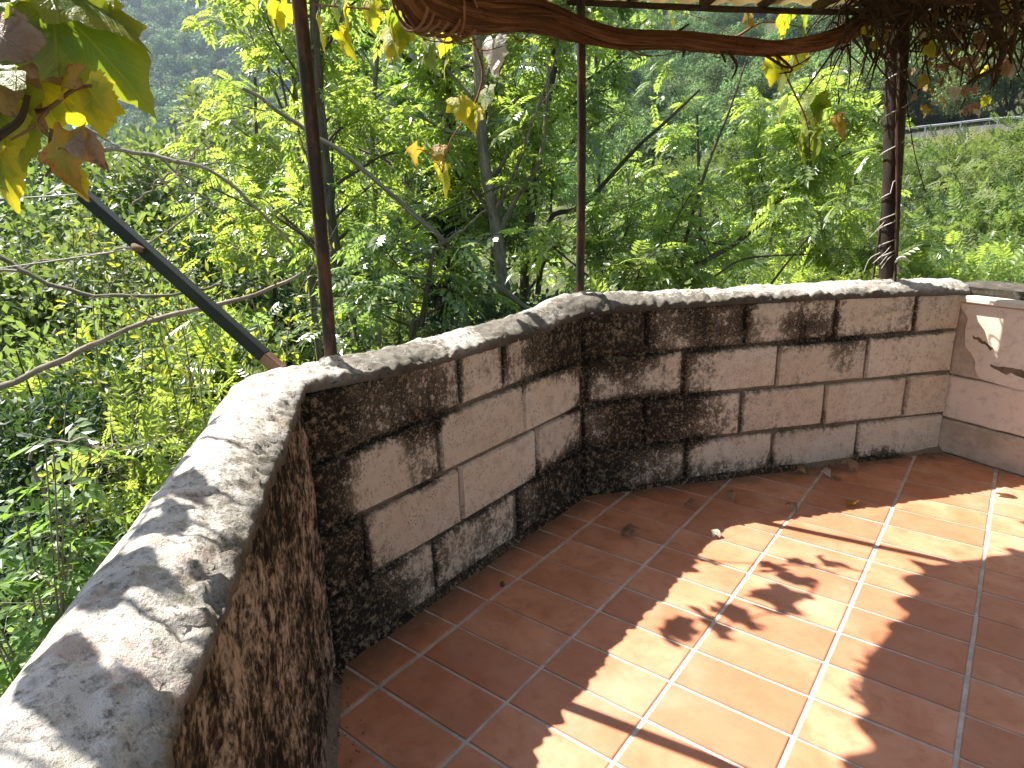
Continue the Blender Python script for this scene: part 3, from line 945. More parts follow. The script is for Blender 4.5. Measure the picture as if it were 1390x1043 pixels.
# ------------------------------------------------------------------ grape vine
def grape_leaf_mesh(name, mat, curl, seed, wave=.05):
    half = [(-.06, -.03), (-.20, -.14), (-.36, -.10), (-.44, .02), (-.40, .14), (-.47, .22), (-.54, .38), (-.42, .44), (-.33, .47), (-.31, .58), (-.22, .70), (-.12, .80), (-.05, .92)]
    rr = random.Random(seed)
    out = [(0, .0)] + half + [(0, 1.0)] + [(-x, y) for x, y in half[::-1]]
    pts = []
    for i in range(len(out)):
        a, b = out[i], out[(i + 1) % len(out)]
        pts.append((a[0] + rr.uniform(-.015, .015), a[1] + rr.uniform(-.015, .015)))
        mx, my = (a[0] + b[0]) / 2, (a[1] + b[1]) / 2
        sc = 1 + rr.uniform(-.07, .04)
        pts.append((mx * sc, .35 + (my - .35) * sc))
    c = (0, .34)
    inner = [(c[0] + (x - c[0]) * .55, c[1] + (y - c[1]) * .55) for x, y in pts]
    allp = [c] + inner + pts
    V = []; U = []
    m = len(pts)
    for i, (x, y) in enumerate(allp):
        r2 = (x * x + (y - .34) ** 2)
        ang = math.atan2(x, y)
        vein = min(abs(((ang / (math.pi / 3.1)) + .5) % 1 - .5) * 2, 1)
        z = -curl * r2 * 1.1 + wave * math.sin(ang * 5 + seed) * math.sqrt(r2) * 1.6 + .03 * (1 - vein) * math.sqrt(r2) * 2
        if curl > .6:
            th = x * 2.6 * curl
            x, z = math.sin(th) / (2.6 * curl) , z + (1 - math.cos(th)) / (2.6 * curl)
            y = y - .2 * curl * y * y
        V.append((x, y, z)); U.append((0.0 if i == 0 else (.55 if i <= m else 1.0), vein if i else 0))
    F = []
    for i in range(m):
        j = (i + 1) % m
        F.append((0, 1 + i, 1 + j)); F.append((1 + i, 1 + m + i, 1 + m + j, 1 + j))
    me = mesh_py(name, V, F, mat, True, U)
    return me
LEAFM = {}
for nm, mt in (("green", V_GREEN), ("yellow", V_YELLOW), ("orange", V_ORANGE), ("dry", V_DRY), ("pale", V_PALE)):
    LEAFM[nm] = [grape_leaf_mesh("grape_leaf", mt, {"green": .3, "yellow": .4, "orange": .65, "dry": 1.0, "pale": .95}[nm] * s, i * 3 + 1, .07) for i, s in enumerate((.6, 1.0, 1.3))]
lrs = random.Random(17)


def leaf_on(parent, base_inv, pos, size, kind, normal, tip):
    o = bpy.data.objects.new("leaf", lrs.choice(LEAFM[kind]))
    y = Vector(tip).normalized(); z = Vector(normal); z = (z - y * z.dot(y)).normalized(); x = y.cross(z)
    mat = Matrix([[x[i], y[i], z[i]] for i in range(3)]).to_4x4()
    o.parent = parent
    loc = Vector(pos) - (parent.location if base_inv is None else Vector(base_inv))
    o.matrix_local = Matrix.Translation(loc) @ mat @ Matrix.Scale(size, 4)
    col.objects.link(o); return o


trunk_px = [(500, -190, 1.82), (530, -70, 1.90), (558, -5, 1.97), (585, 10, 2.05), (640, 20, 2.18), (720, 20, 2.38), (780, 38, 2.54), (840, 52, 2.58), (920, 54, 2.62), (1000, 62, 2.68), (1060, 65, 2.72), (1120, 56, 2.78), (1180, 30, 2.84), (1240, -15, 2.9), (1330, -70, 3.0)]
TP_ = np.array([at(*p) for p in trunk_px])
vine = empty("grape_vine", tuple(TP_[4])); tag(vine, "old grape vine with shaggy reddish trunk slung under the roof edge between posts", "vine")
VB = TP_[4]
pts = catmull(TP_, 150)
rad = np.interp(np.linspace(0, 1, 150), [0, .16, .22, .34, .45, .55, .75, .9, 1], [.045, .050, .052, .046, .033, .025, .026, .030, .03])
t = Tubes(); t.add(pts - VB, rad, 18, lump=.28, twist=1.5); obj("trunk", t.mesh("trunk", M_BARKVINE), vine)
# ropy strands twisting round the trunk
for k in range(11):
    t = Tubes(); th0 = lrs.uniform(0, 6.28); tw = lrs.uniform(1.2, 3.0)
    i0 = lrs.choice([10, 14, 20, 30]); i1 = lrs.randint(70, 148)
    P = pts[i0:i1]; Rr = rad[i0:i1]
    T = np.gradient(P, axis=0); T /= np.linalg.norm(T, axis=1)[:, None]
    A = np.cross(T, [0, 0, 1.0]); A /= np.linalg.norm(A, axis=1)[:, None]; B = np.cross(T, A)
    L = np.linspace(0, len(P) * .012, len(P)); th = th0 + tw * L + .5 * np.sin(L * 4 + k)
    rr = Rr * (1.0 + .10 * np.sin(L * 7 + k * 2))
    Q = P + A * (np.cos(th) * rr)[:, None] + B * (np.sin(th) * rr)[:, None]
    t.add(Q - VB, np.interp(L, [0, L[-1] * .1, L[-1] * .9, L[-1]], [.003, .009, .008, .003]), 7, lump=.35)
    obj("bark_strand", t.mesh("bark_strand", M_BARKVINE), vine)
# thin peeling fibres
for k in range(46):
    i0 = lrs.randint(24, 130) if k > 20 else lrs.randint(22, 50)
    P = pts[i0]; r = rad[i0]
    a = lrs.uniform(0, 6.28)
    dirx = (pts[min(149, i0 + 12)] - pts[i0]); 
    q0 = P + np.array([math.cos(a) * r * .5, math.cos(a) * r * .3, math.sin(a) * r])
    L = lrs.uniform(.08, .3)
    dn = dirx / np.linalg.norm(dirx)
    q1 = q0 + dn * L * .5 + np.array([lrs.uniform(-.03, .03), lrs.uniform(-.03, .03), lrs.uniform(-.045, .012)])
    q2 = q0 + dn * L + np.array([lrs.uniform(-.04, .04), lrs.uniform(-.04, .04), lrs.uniform(-.05, .02)])
    t = Tubes(); t.add(catmull([q0, q1, q2], 9) - VB, np.linspace(.003, .0012, 9), 4)
    obj("bark_fibre", t.mesh("bark_fibre", M_BARKSTRIP), vine)
# frayed loops of bark at the near end
for k in range(10):
    c = pts[lrs.randint(22, 40)]; r = .062 + lrs.uniform(-.006, .016)
    a = np.linspace(lrs.uniform(0, 1), lrs.uniform(4, 6.5), 18)
    tdir = pts[34] - pts[28]; tdir = tdir / np.linalg.norm(tdir)
    A = np.cross(tdir, [0, 0, 1.0]); A /= np.linalg.norm(A); B = np.cross(tdir, A)
    Q = np.array([c + A * math.cos(x) * r + B * math.sin(x) * r * 1.05 + tdir * .025 * math.sin(x * .7 + k) for x in a])
    t = Tubes(); t.add(Q - VB, .0042, 5, lump=.3); obj("bark_fibre", t.mesh("bark_fibre", M_BARKSTRIP), vine)
# short spurs and hanging twigs
def twig(pxs, r0, r1, parent, B0, mat=None, name="twig"):
    t = Tubes(); P = catmull([at(*p) for p in pxs], 14)
    t.add(P - B0, np.linspace(r0, r1, 14), 6, lump=.2); return obj(name, t.mesh(name, mat or M_BARKDARK), parent)
for pxs in ([(990, 70, 2.66), (1000, 90, 2.65), (993, 108, 2.66)], [(978, 68, 2.66), (985, 85, 2.66)], [(1055, 75, 2.7), (1075, 95, 2.72), (1058, 100, 2.75)], [(930, 66, 2.6), (927, 78, 2.6)],
            [(1040, 76, 2.7), (1070, 92, 2.76), (1100, 78, 2.78)], [(920, 43, 2.62), (935, 33, 2.6)]):
    twig(pxs, .006, .003, vine, VB)
shoots = [  # (stem pixels, leaves [(px,py,v,size_px,kind)])
    ([(600, 30, 2.56), (560, 15, 2.49), (500, 12, 2.42), (420, 5, 2.36), (330, -15, 2.32)],
     [(345, 8, 2.34, 30, "yellow"), (372, 16, 2.34, 34, "yellow"), (382, 24, 2.36, 30, "yellow"), (436, 46, 2.36, 36, "yellow"), (462, 30, 2.37, 34, "yellow"), (482, 38, 2.39, 40, "yellow"), (470, 62, 2.38, 32, "yellow"), (497, 22, 2.40, 28, "yellow"),
      (531, 36, 2.44, 46, "green"), (540, 52, 2.44, 44, "yellow"), (556, 66, 2.46, 40, "green"), (520, 60, 2.46, 36, "yellow"), (574, 78, 2.48, 36, "green"), (608, 62, 2.54, 22, "yellow"), (450, 12, 2.39, 34, "green"), (405, 2, 2.37, 36, "green"), (610, 92, 2.54, 26, "green")]),
    ([(640, 45, 2.59), (655, 100, 2.58), (640, 150, 2.56), (612, 190, 2.54), (600, 235, 2.54)],
     [(620, 150, 2.54, 30, "yellow"), (636, 160, 2.56, 30, "yellow"), (645, 168, 2.56, 26, "yellow"), (560, 218, 2.52, 30, "orange"), (603, 212, 2.54, 24, "orange"), (603, 246, 2.54, 34, "yellow"), (662, 75, 2.59, 36, "pale"), (668, 105, 2.59, 30, "pale"), (660, 135, 2.59, 26, "green"), (590, 232, 2.54, 20, "yellow")]),
    ([(1050, 70, 2.75), (1075, 120, 2.9), (1095, 165, 2.95), (1100, 215, 2.95)],
     [(1064, 104, 2.85, 34, "green"), (1090, 82, 2.9, 30, "yellow"), (1060, 95, 2.82, 28, "yellow"), (1100, 130, 2.93, 34, "green"), (1110, 150, 2.95, 34, "green"), (1098, 165, 2.95, 36, "green"), (1115, 200, 2.95, 34, "green"), (1088, 208, 2.95, 34, "green"), (1075, 215, 2.93, 30, "green"), (1130, 175, 2.95, 26, "orange"), (1070, 150, 2.92, 28, "green")]),
    ([(1000, 50, 2.8), (1040, 30, 2.9), (1100, 40, 3.0)],
     [(1012, 30, 2.85, 24, "orange"), (1055, 40, 2.9, 28, "yellow"), (1095, 40, 2.95, 30, "green"), (915, 27, 2.9, 22, "yellow"), (1075, 32, 2.95, 24, "green")]),
]
for stem, leaves in shoots:
    sp = catmull([at(*p) for p in stem], 24)
    t = Tubes(); t.add(sp - VB, np.linspace(.005, .002, 24), 6, lump=.15); sh_ = obj("shoot", t.mesh("shoot", M_BARKSTRIP), vine)
    for (px, py, v, sz, kind) in leaves:
        p = at(px, py, v); size = sz * 1.2 / FOC * v
        j = int(np.argmin(np.linalg.norm(sp - p, axis=1)))
        base = p + np.array([lrs.uniform(-.2, .2) * size, lrs.uniform(-.2, .2) * size, .42 * size])
        tip = np.array([lrs.uniform(-.5, .5), lrs.uniform(-.5, .5), -1.0])
        nrm = np.array([-.55 + lrs.uniform(-.7, .7), -.55 + lrs.uniform(-.7, .7), .6 + lrs.uniform(-.4, .4)])
        leaf_on(sh_, VB, base, size, kind, nrm, tip)
        t = Tubes(); t.add(catmull([sp[j], (sp[j] + base) / 2 + np.array([0, 0, .015]), base], 6) - VB, .0016, 4)
        obj("petiole", t.mesh("petiole", M_BARKSTRIP), sh_)

# vine overhead on the left: big leaves close to the viewpoint
vtop = [(-160, 60, .95), (-60, 30, .95), (20, 30, .9), (60, 60, .88), (110, 95, .86)]
vp = np.array([at(*p) for p in vtop])
vine2 = empty("grape_vine", tuple(vp[0])); tag(vine2, "leafy grape vine shoot with large green and browning leaves hanging in at upper left", "vine")
VB2 = vp[0]
t = Tubes(); t.add(catmull(vp, 30) - VB2, np.linspace(.012, .004, 30), 8, lump=.15); obj("shoot", t.mesh("shoot", M_BARKSTRIP), vine2)
def stem2(pxs, r0, r1, mat, name="shoot"):
    t = Tubes(); P = catmull([at(*p) for p in pxs], 18); t.add(P - VB2, np.linspace(r0, r1, 18), 7, lump=.12); return obj(name, t.mesh(name, mat), vine2)
stem2([(-40, 152, .84), (30, 152, .84), (65, 148, .83), (100, 122, .82), (135, 115, .82)], .0034, .002, M_BARKSTRIP)
stem2([(65, 150, .83), (45, 172, .82), (15, 190, .82)], .0025, .0014, M_BARKSTRIP)
stem2([(-30, 205, .80), (5, 180, .80), (28, 162, .80), (38, 130, .80)], .006, .003, M_BARKDARK)
stem2([(-10, 130, .86), (15, 140, .86), (18, 160, .86)], .003, .002, M_BARKDARK)
stem2([(160, 100, .95), (178, 115, .95), (192, 130, .95)], .0014, .0018, M_BARKDARK, "twig")
stem2([(168, 88, .95), (185, 84, .95), (200, 80, .95)], .001, .0006, M_BARKDARK, "twig")
stem2([(70, 175, .83), (68, 195, .83), (75, 215, .83), (62, 240, .83)], .0022, .0015, M_RAWWOOD, "petiole")
near_leaves = [  # px,py (leaf base), v, size m, kind, tip px, normal bias
    (75, 5, .86, .150, "green", (168, 100), (.2, -.6, .6)), (60, -35, .88, .14, "green", (160, 30), (-.3, -.2, .8)), (30, 10, .90, .11, "green", (5, 60), (-.2, -.8, .3)),
    (20, 90, .80, .10, "green", (-50, 105), (.1, -.5, .8)), (45, 118, .86, .085, "yellow", (75, 130), (.1, -.9, .2)), (35, 100, .87, .08, "yellow", (60, 115), (-.3, -.7, .5)),
    (115, 112, .82, .055, "yellow", (140, 148), (-.3, -.8, .2)), (95, 100, .82, .06, "orange", (80, 130), (-.5, -.6, .4)), (130, 128, .82, .05, "yellow", (135, 160), (.3, -.8, .1)),
    (25, 125, .84, .10, "green", (30, 195), (-.4, -.7, .2)), (0, 128, .84, .09, "yellow", (10, 185), (-.3, -.7, .2)),
    (88, 178, .80, .088, "orange", (92, 268), (-.35, -.8, .25)), (92, 182, .79, .06, "dry", (150, 220), (.2, -.7, .5)), (90, 225, .81, .045, "yellow", (108, 255), (-.3, -.8, .1)),
    (-5, 210, .82, .07, "yellow", (8, 245), (-.3, -.8, .2)), (-20, 110, .86, .09, "orange", (15, 120), (-.2, -.8, .4)),
    (20, -20, .86, .12, "green", (-40, 20), (-.1, -.6, .7)), (140, -30, .95, .12, "green", (120, 20), (-.4, -.5, .5)), (-30, 60, .84, .13, "dry", (10, 120), (.3, -.9, .2)), (-30, 30, .83, .12, "dry", (40, 75), (.2, -.9, .2)),
    (-60, 150, .85, .12, "green", (-30, 210), (-.3, -.6, .5)), (-90, 60, .86, .13, "green", (-60, 140), (-.3, -.6, .5)), (-50, -60, .9, .13, "green", (-30, 10), (-.3, -.4, .8)), (40, -70, .9, .13, "yellow", (60, 0), (-.3, -.4, .8)),
]
for (px, py, v, size, kind, tpx, nb) in near_leaves:
    b = at(px, py, v); tp = at(tpx[0], tpx[1], v + lrs.uniform(-.03, .02))
    n3 = np.array([RH[0] * nb[0] + FH[0] * nb[1], RH[1] * nb[0] + FH[1] * nb[1], nb[2]])
    leaf_on(vine2, None, b, size, kind, n3, tp - b)
# more of the same shoot outside the picture, throwing leaf shade on the near coping
canes = []
for k in range(7):
    a = np.array([-.55 + .17 * k + lrs.uniform(-.05, .05), -1.15 - .10 * k + lrs.uniform(-.05, .05), 1.95 + lrs.uniform(-.1, .15)])
    b = a + np.array([lrs.uniform(-.25, .25), lrs.uniform(-.3, .3), lrs.uniform(-.22, .0)])
    c = b + np.array([lrs.uniform(-.2, .2), lrs.uniform(-.2, .2), lrs.uniform(-.2, .05)])
    P = catmull([a, b, c], 12)
    t = Tubes(); t.add(P - VB2, np.linspace(.005, .002, 12), 6); obj("cane", t.mesh("cane", M_BARKSTRIP), vine2)
    for q in range(2):
        p = P[lrs.randint(3, 11)]
        leaf_on(vine2, None, p, lrs.uniform(.09, .14), lrs.choice(["green", "green", "yellow"]), (lrs.uniform(-.6, .2), lrs.uniform(-.3, .3), 1), (lrs.uniform(-1, 1), lrs.uniform(-1, 1), -.4))

for (cx_, cy_, z0, ln) in ((-.56, -.84, 1.62, .34), (-.44, -.95, 1.66, .40), (-.30, -1.06, 1.58, .36), (-.18, -1.15, 1.62, .42), (-.40, -1.02, 1.74, .5)):
    a = np.array([cx_ - ln * .4, cy_ - ln * .25, z0]); c = np.array([cx_ + ln * .4, cy_ + ln * .18 - .05, z0 - .02])
    P = catmull([a, (a + c) / 2 + np.array([.03, -.02, .10]), c, c + np.array([.05, .03, -.10])], 18)
    t = Tubes(); t.add(P - VB2, np.linspace(.0055, .0025, 18), 6); obj("cane", t.mesh("cane", M_BARKSTRIP), vine2)
for (lx, ly, lz, sz) in ((-.24, -1.10, 1.58, .11), (-.12, -1.2, 1.60, .12), (-.02, -1.27, 1.62, .15), (-.33, -1.06, 1.62, .10)):
    leaf_on(vine2, None, (lx, ly, lz), sz, "green", (-.5, 0, .9), (lrs.uniform(-1, 1), lrs.uniform(-1, 1), -.5))

# tangle of dead canes at the upper right
tang0 = at(1290, -20, 2.8)
tang = empty("vine_tangle", tuple(tang0)); tag(tang, "dark tangle of dead vine canes and shrivelled leaves hanging at upper right", "vine")
def cane(pxs, r0, r1, n=16, mat=None, name="cane"):
    t = Tubes(); P = catmull([at(*p) for p in pxs], n); t.add(P - tang0, np.linspace(r0, r1, n), 7, lump=.3); obj(name, t.mesh(name, mat or M_BARKDARK), tang); return P
cane([(1325, -40, 2.7), (1342, 10, 2.7), (1352, 40, 2.7), (1362, 70, 2.7), (1350, 95, 2.7), (1320, 108, 2.72), (1305, 128, 2.74)], .022, .005)
cane([(1150, -30, 2.75), (1200, 10, 2.75), (1260, 0, 2.7), (1340, -10, 2.7), (1420, -30, 2.7)], .03, .03)
cane([(1200, 20, 2.8), (1250, 30, 2.8), (1255, 70, 2.8), (1262, 110, 2.8)], .009, .003)
cane([(1375, -20, 2.6), (1380, 30, 2.6), (1372, 80, 2.62)], .014, .004)
cane([(1228, 104, 2.88), (1236, 114, 2.88), (1248, 123, 2.88)], .007, .003)
cane([(1355, 95, 2.7), (1352, 108, 2.7), (1348, 118, 2.7)], .012, .004)
fine = Tubes()
for k in range(430):
    px, py = lrs.uniform(1140, 1410), lrs.uniform(-50, 38) if k % 3 else lrs.uniform(-20, 70)
    v = lrs.uniform(2.6, 3.1)
    a = at(px, py, v)
    L = lrs.uniform(.06, .26)
    dd = np.array([lrs.uniform(-1, 1), lrs.uniform(-1, 1), lrs.uniform(-1.5, .35)]); dd /= np.linalg.norm(dd)
    b = a + dd * L * .5 + np.array([lrs.uniform(-.03, .03)] * 3); c = a + dd * L + np.array([lrs.uniform(-.03, .03), lrs.uniform(-.03, .03), -lrs.uniform(0, .08)])
    fine.add(catmull([a, b, c], 7) - tang0, np.linspace(.0048, .0016, 7) * lrs.uniform(.6, 1.5), 5, lump=.2)
o = obj("fine_twigs", fine.mesh("fine_twigs", M_BARKDARK), tang); o["kind"] = "stuff"
for k in range(150):
    px = lrs.choice([lrs.uniform(1150, 1400), lrs.uniform(1255, 1390)]); py = lrs.uniform(-25, 95) if k % 4 else lrs.uniform(60, 150)
    if px < 1235 and py > 60: continue
    p = at(px, py, lrs.uniform(2.65, 3.05))
    kind = lrs.choice(["dry", "dry", "dry", "orange", "pale"] if k % 9 else ["yellow"])
    leaf_on(tang, None, p, lrs.uniform(.03, .06), kind, (lrs.uniform(-1, 1), lrs.uniform(-1, 1), lrs.uniform(-.3, 1)), (lrs.uniform(-.6, .6), lrs.uniform(-.6, .6), -1))

# ------------------------------------------------------------------ dry leaves and a pebble on the tiles
litter = [((845, 724), .055, "dry", "single flat brown leaf lying alone on the shaded tiles before the bend"),
          ((988, 678), .05, "dry", "pale curled dry leaf just short of the wall's dark foot"),
          ((968, 668), .035, "dry", "small dark dry leaf lying on a grout line close to the wall"),
          ((942, 694), .05, "dry", "reddish crumpled leaf on the grout line nearest the bend"),
          ((1071, 690), .045, "dry", "curled leaf standing at the edge of the sunlit patch"),
          ((1160, 642), .085, "dry", "largest crumpled dry leaf lying under the pale blocks"),
          ((1140, 652), .04, "dry", "small brown leaf touching the largest crumpled leaf"),
          ((1118, 645), .04, "pale", "flat pale leaf between two piles beside the wall foot"),
          ((1080, 641), .045, "dry", "small heap-like curled leaf at the foot of the pale wall blocks"),
          ((1158, 684), .05, "orange", "curled leaf half lit where the wall shadow ends"),
          ((1352, 671), .055, "pale", "curled leaf on a sunlit grout line before the end wall"),
          ((972, 731), .04, "pale", "bleached leaf scrap on the lit tile below the post shadow"),
          ((1264, 621), .025, "dry", "tiny brown leaf scrap in the corner by the end wall")]
def floor_at(px, py):
    d = ray(px, py); return CAM + d * (-CAM[2] / d[2])
for (pp, size, kind, lab) in litter:
    p = floor_at(*pp); a = lrs.uniform(0, 6.28)
    me = lrs.choice(LEAFM[kind]).copy()
    o = bpy.data.objects.new("fallen_leaf", me)
    o.rotation_euler = (lrs.uniform(-.35, .35), lrs.uniform(-.35, .35), a)
    size *= 1.3; o.scale = (size,) * 3
    R = o.rotation_euler.to_matrix()
    zmin = min((R @ v.co).z for v in me.vertices) * size
    o.location = (p[0], p[1], .001 - zmin)
    col.objects.link(o); tag(o, lab, "leaf", "dry leaves on the tiles")
p = floor_at(682, 796)
bm = bmesh.new(); bmesh.ops.create_icosphere(bm, subdivisions=2, radius=.009)
for v in bm.verts: v.co *= 1 + .35 * mnoise.noise(v.co * 130 + Vector((2, 1, 0)))
me = bpy.data.meshes.new("pebble"); bm.to_mesh(me); bm.free(); me.materials.append(M_COPING)
o = obj("pebble", me, None, (p[0], p[1], .0075)); tag(o, "small grey crumb of mortar on the shaded tiles near the wall", "pebble")

crr = np.random.default_rng(31); cv_ = []; cf_ = []
ico = [(0, 0, 1), (.9, 0, .2), (-.3, .85, .2), (-.7, -.5, .2), (.2, -.9, .1), (.1, .1, -.6)]
icf = [(0, 1, 2), (0, 2, 3), (0, 3, 4), (0, 4, 1), (5, 2, 1), (5, 3, 2), (5, 4, 3), (5, 1, 4)]
for q in range(420):
    s_ = crr.uniform(-KA - .5, LEN_B); p, n = wall_path(s_); o_ = -(.012 + abs(crr.normal()) * .035); r_ = abs(crr.normal()) * .0022 + .0010
    x, y = p + n * o_; b = len(cv_); R3 = Matrix.Rotation(crr.uniform(0, 6), 3, 'Z')
    for v in ico:
        w = R3 @ Vector(v); cv_.append((x + w.x * r_ * crr.uniform(.6, 1.3), y + w.y * r_ * crr.uniform(.6, 1.3), .0006 + r_ * .5 + w.z * r_ * .8))
    cf_ += [(a + b, c_ + b, d_ + b) for a, c_, d_ in icf]
o = obj("mortar_grit", mesh_arrays("mortar_grit", np.array(cv_), np.array(cf_), M_CHIP)); tag(o, "grit and mortar crumbs gathered along the foot of the parapet", "grit", kind="stuff")

# ------------------------------------------------------------------ terrain
AZ = [-180, -100, -60, -35, -15, -2, 10, 22, 32, 45, 60, 100, 180]
RR = [0, 4, 8, 15, 30, 60, 66, 120, 200, 350, 500, 800, 1200, 2200]
H = {
    -35: [-3.0, -3.0, -3.4, -4.5, -7, -9, -9, -10, -10, 2, 40, 205, 360, 420],
    -15: [-3.0, -3.0, -3.2, -4.0, -5.5, -6, -6, -3, 8, 40, 90, 230, 370, 420],
    -2: [-3.0, -3.0, -3.1, -3.6, -4.0, -3, -2.5, 6, 24, 70, 120, 240, 370, 420],
    10: [-3.0, -3.0, -3.0, -2.9, -2.2, 0.5, 1.5, 12, 36, 88, 135, 250, 370, 420],
    22: [-3.0, -2.9, -2.8, -2.2, -.6, 2.5, 3.2, 14, 42, 95, 140, 255, 370, 420],
    32: [-3.0, -2.8, -2.4, -1.5, .8, 3.75, 3.85, 15, 48, 105, 150, 260, 370, 420],
    45: [-3.0, -2.7, -2.2, -1.2, 1.0, 3.85, 3.95, 16, 50, 110, 155, 260, 370, 420],
    180: [-3.0, -2.8, -2.0, 0, 2, 5, 6, 14, 30, 60, 90, 160, 240, 300]}
for a in (-180, -100): H[a] = H[180]
H[-60] = H[-35]; H[60] = H[45]; H[100] = H[180]
HT = np.array([H[a] for a in AZ], float)
SQ = np.sqrt(RR)


def ground_z(x, y):
    dx, dy = x - CAM[0], y - CAM[1]
    r = math.hypot(dx, dy)
    u, v = dx * RH[0] + dy * RH[1], dx * FH[0] + dy * FH[1]
    az = math.degrees(math.atan2(u, v))
    i = max(0, min(len(AZ) - 2, int(np.searchsorted(AZ, az)) - 1)); f = (az - AZ[i]) / (AZ[i + 1] - AZ[i]); f = f * f * (3 - 2 * f)
    sr = math.sqrt(min(r, 2199.9))
    j = max(0, min(len(RR) - 2, int(np.searchsorted(SQ, sr)) - 1)); g = (sr - SQ[j]) / (SQ[j + 1] - SQ[j])
    z = (HT[i][j] * (1 - f) + HT[i + 1][j] * f) * (1 - g) + (HT[i][j + 1] * (1 - f) + HT[i + 1][j + 1] * f) * g
    k = min(1, r / 40)
    z += mnoise.noise(Vector((x * .02, y * .02, 0))) * min(14, r * .03) + mnoise.noise(Vector((x * .2, y * .2, 5))) * .25 * k
    return z


def polar(az, r):
    a = math.radians(az)
    p = uv_world(math.sin(a) * r, math.cos(a) * r)
    return p[0], p[1]


g = G("hillside_ground")
pos = g.n("NewGeometry").outputs['Position']
a1 = g.noise(pos, .35, 6, .65); a2 = g.noise(pos, 3.0, 5, .7)
c = g.mix(g.step(a1, .38, .62), rgb(.045, .055, .022), rgb(.085, .088, .038))
c = g.mix(g.math('MULTIPLY', g.step(a2, .48, .66), .6), c, rgb(.03, .034, .014))
M_GROUND = g.surface(g.bsdf(c, .95, g.bump(a2, .6, .15), .1))
azs = np.concatenate([np.arange(-180, -56, 6), np.arange(-56, 56, 1.6), np.arange(56, 180, 6)])
rads = np.array([0.5, 2, 3.5, 5, 6.5, 8, 10, 12.5, 15, 18, 22, 27, 33, 40, 48, 56, 61, 66, 74, 85, 100, 120, 145, 175, 210, 250, 300, 360, 430, 510, 600, 700, 820, 960, 1120, 1300, 1500, 1800, 2200])
V = []
for a in azs:
    for r in rads:
        x, y = polar(a, r); V.append((x, y, ground_z(x, y)))
na, nr = len(azs), len(rads)
F = [(i * nr + j, ((i + 1) % na) * nr + j, ((i + 1) % na) * nr + j + 1, i * nr + j + 1) for i in range(na) for j in range(nr - 1)]
terrain = obj("hillside_terrain", mesh_arrays("hillside_terrain", np.array(V), np.array(F)[:, ::-1], M_GROUND, True)); tag(terrain, kind="structure")

# road and guard rail across the right-hand slope
M_ROAD = mat_simple("road_asphalt", (.10, .10, .10), (.16, .155, .15), 1.5, .95, .3, .01)
M_RAIL = mat_simple("galvanised_rail", (.26, .26, .26), (.34, .34, .33), 3, .6, .1, .002, .4)
rp = []
for a in np.arange(20, 62, 1.0):
    x, y = polar(a, 61.5 - .05 * (a - 30)); rp.append((x, y))
rp = np.array(rp)
V = []; F = []
for i, p in enumerate(rp):
    dvec = p - CAM[:2]; dvec /= np.linalg.norm(dvec)
    z = max(ground_z(p[0], p[1]), ground_z(*(p + dvec * 2.5)), ground_z(*(p - dvec * 2.5))) - .05
    for o in (-2.6, -2.4, 2.6):
        q = p + dvec * o; V.append((q[0], q[1], z - (.5 if o == -2.6 else 0)))
for i in range(len(rp) - 1):
    for k in range(2): F.append((i * 3 + k, i * 3 + k + 1, (i + 1) * 3 + k + 1, (i + 1) * 3 + k))
road = obj("road", mesh_py("road", V, F, M_ROAD)); tag(road, kind="structure")
rail = empty("guard_rail", (rp[0][0], rp[0][1], 0)); tag(rail, "pale guard rail along the road crossing the distant slope at right", "guard rail")
RLI = Matrix.Translation(-Vector((rp[0][0], rp[0][1], 0)))
rv = []
for i, p in enumerate(rp):
    dvec = p - CAM[:2]; dvec /= np.linalg.norm(dvec)
    q = p - dvec * 2.2; rv.append((q[0], q[1], V[i * 3 + 1][2]))
rv = catmull(rv, 160)
V2 = []; F2 = []
for i, p in enumerate(rv):
    dvec = p[:2] - CAM[:2]; dvec /= np.linalg.norm(dvec)
    for o, z in ((0, .30), (-.03, .33), (0, .37), (-.03, .41), (0, .46), (.02, .46), (.02, .30)):
        V2.append((p[0] + dvec[0] * o, p[1] + dvec[1] * o, p[2] + z))
for i in range(len(rv) - 1):
    for k in range(7): F2.append((i * 7 + k, i * 7 + (k + 1) % 7, (i + 1) * 7 + (k + 1) % 7, (i + 1) * 7 + k))
o = obj("beam", mesh_py("beam", V2, F2, M_RAIL), rail); o.matrix_parent_inverse = RLI
pm = box_mesh("post", .09, .09, .9, M_RAIL, .01)
for i in range(28, 130, 8):
    o = bpy.data.objects.new("post", pm); o.parent = rail; o.matrix_parent_inverse = RLI; o.location = (rv[i][0], rv[i][1], rv[i][2] + .0); col.objects.link(o)

# ------------------------------------------------------------------ plants
def leaf_cloud(pos, dirs, ups, sizes, template, tfaces, droop=0.0):
    """Place a leaf template (local x along the rachis, y across, z up) at every position."""
    d = dirs / (np.linalg.norm(dirs, axis=1)[:, None] + 1e-9)
    n = ups - (ups * d).sum(1)[:, None] * d; n /= np.linalg.norm(n, axis=1)[:, None] + 1e-9
    s = np.cross(n, d)
    T = template
    P = pos[:, None, :] + sizes[:, None, None] * (T[None, :, 0:1] * d[:, None, :] + T[None, :, 1:2] * s[:, None, :] + T[None, :, 2:3] * n[:, None, :])
    if droop: P[:, :, 2] -= droop * sizes[:, None] * (T[None, :, 0] ** 2)
    V = P.reshape(-1, 3)
    F = (tfaces[None] + (np.arange(len(pos)) * len(T))[:, None, None]).reshape(-1, tfaces.shape[1])
    return V, F


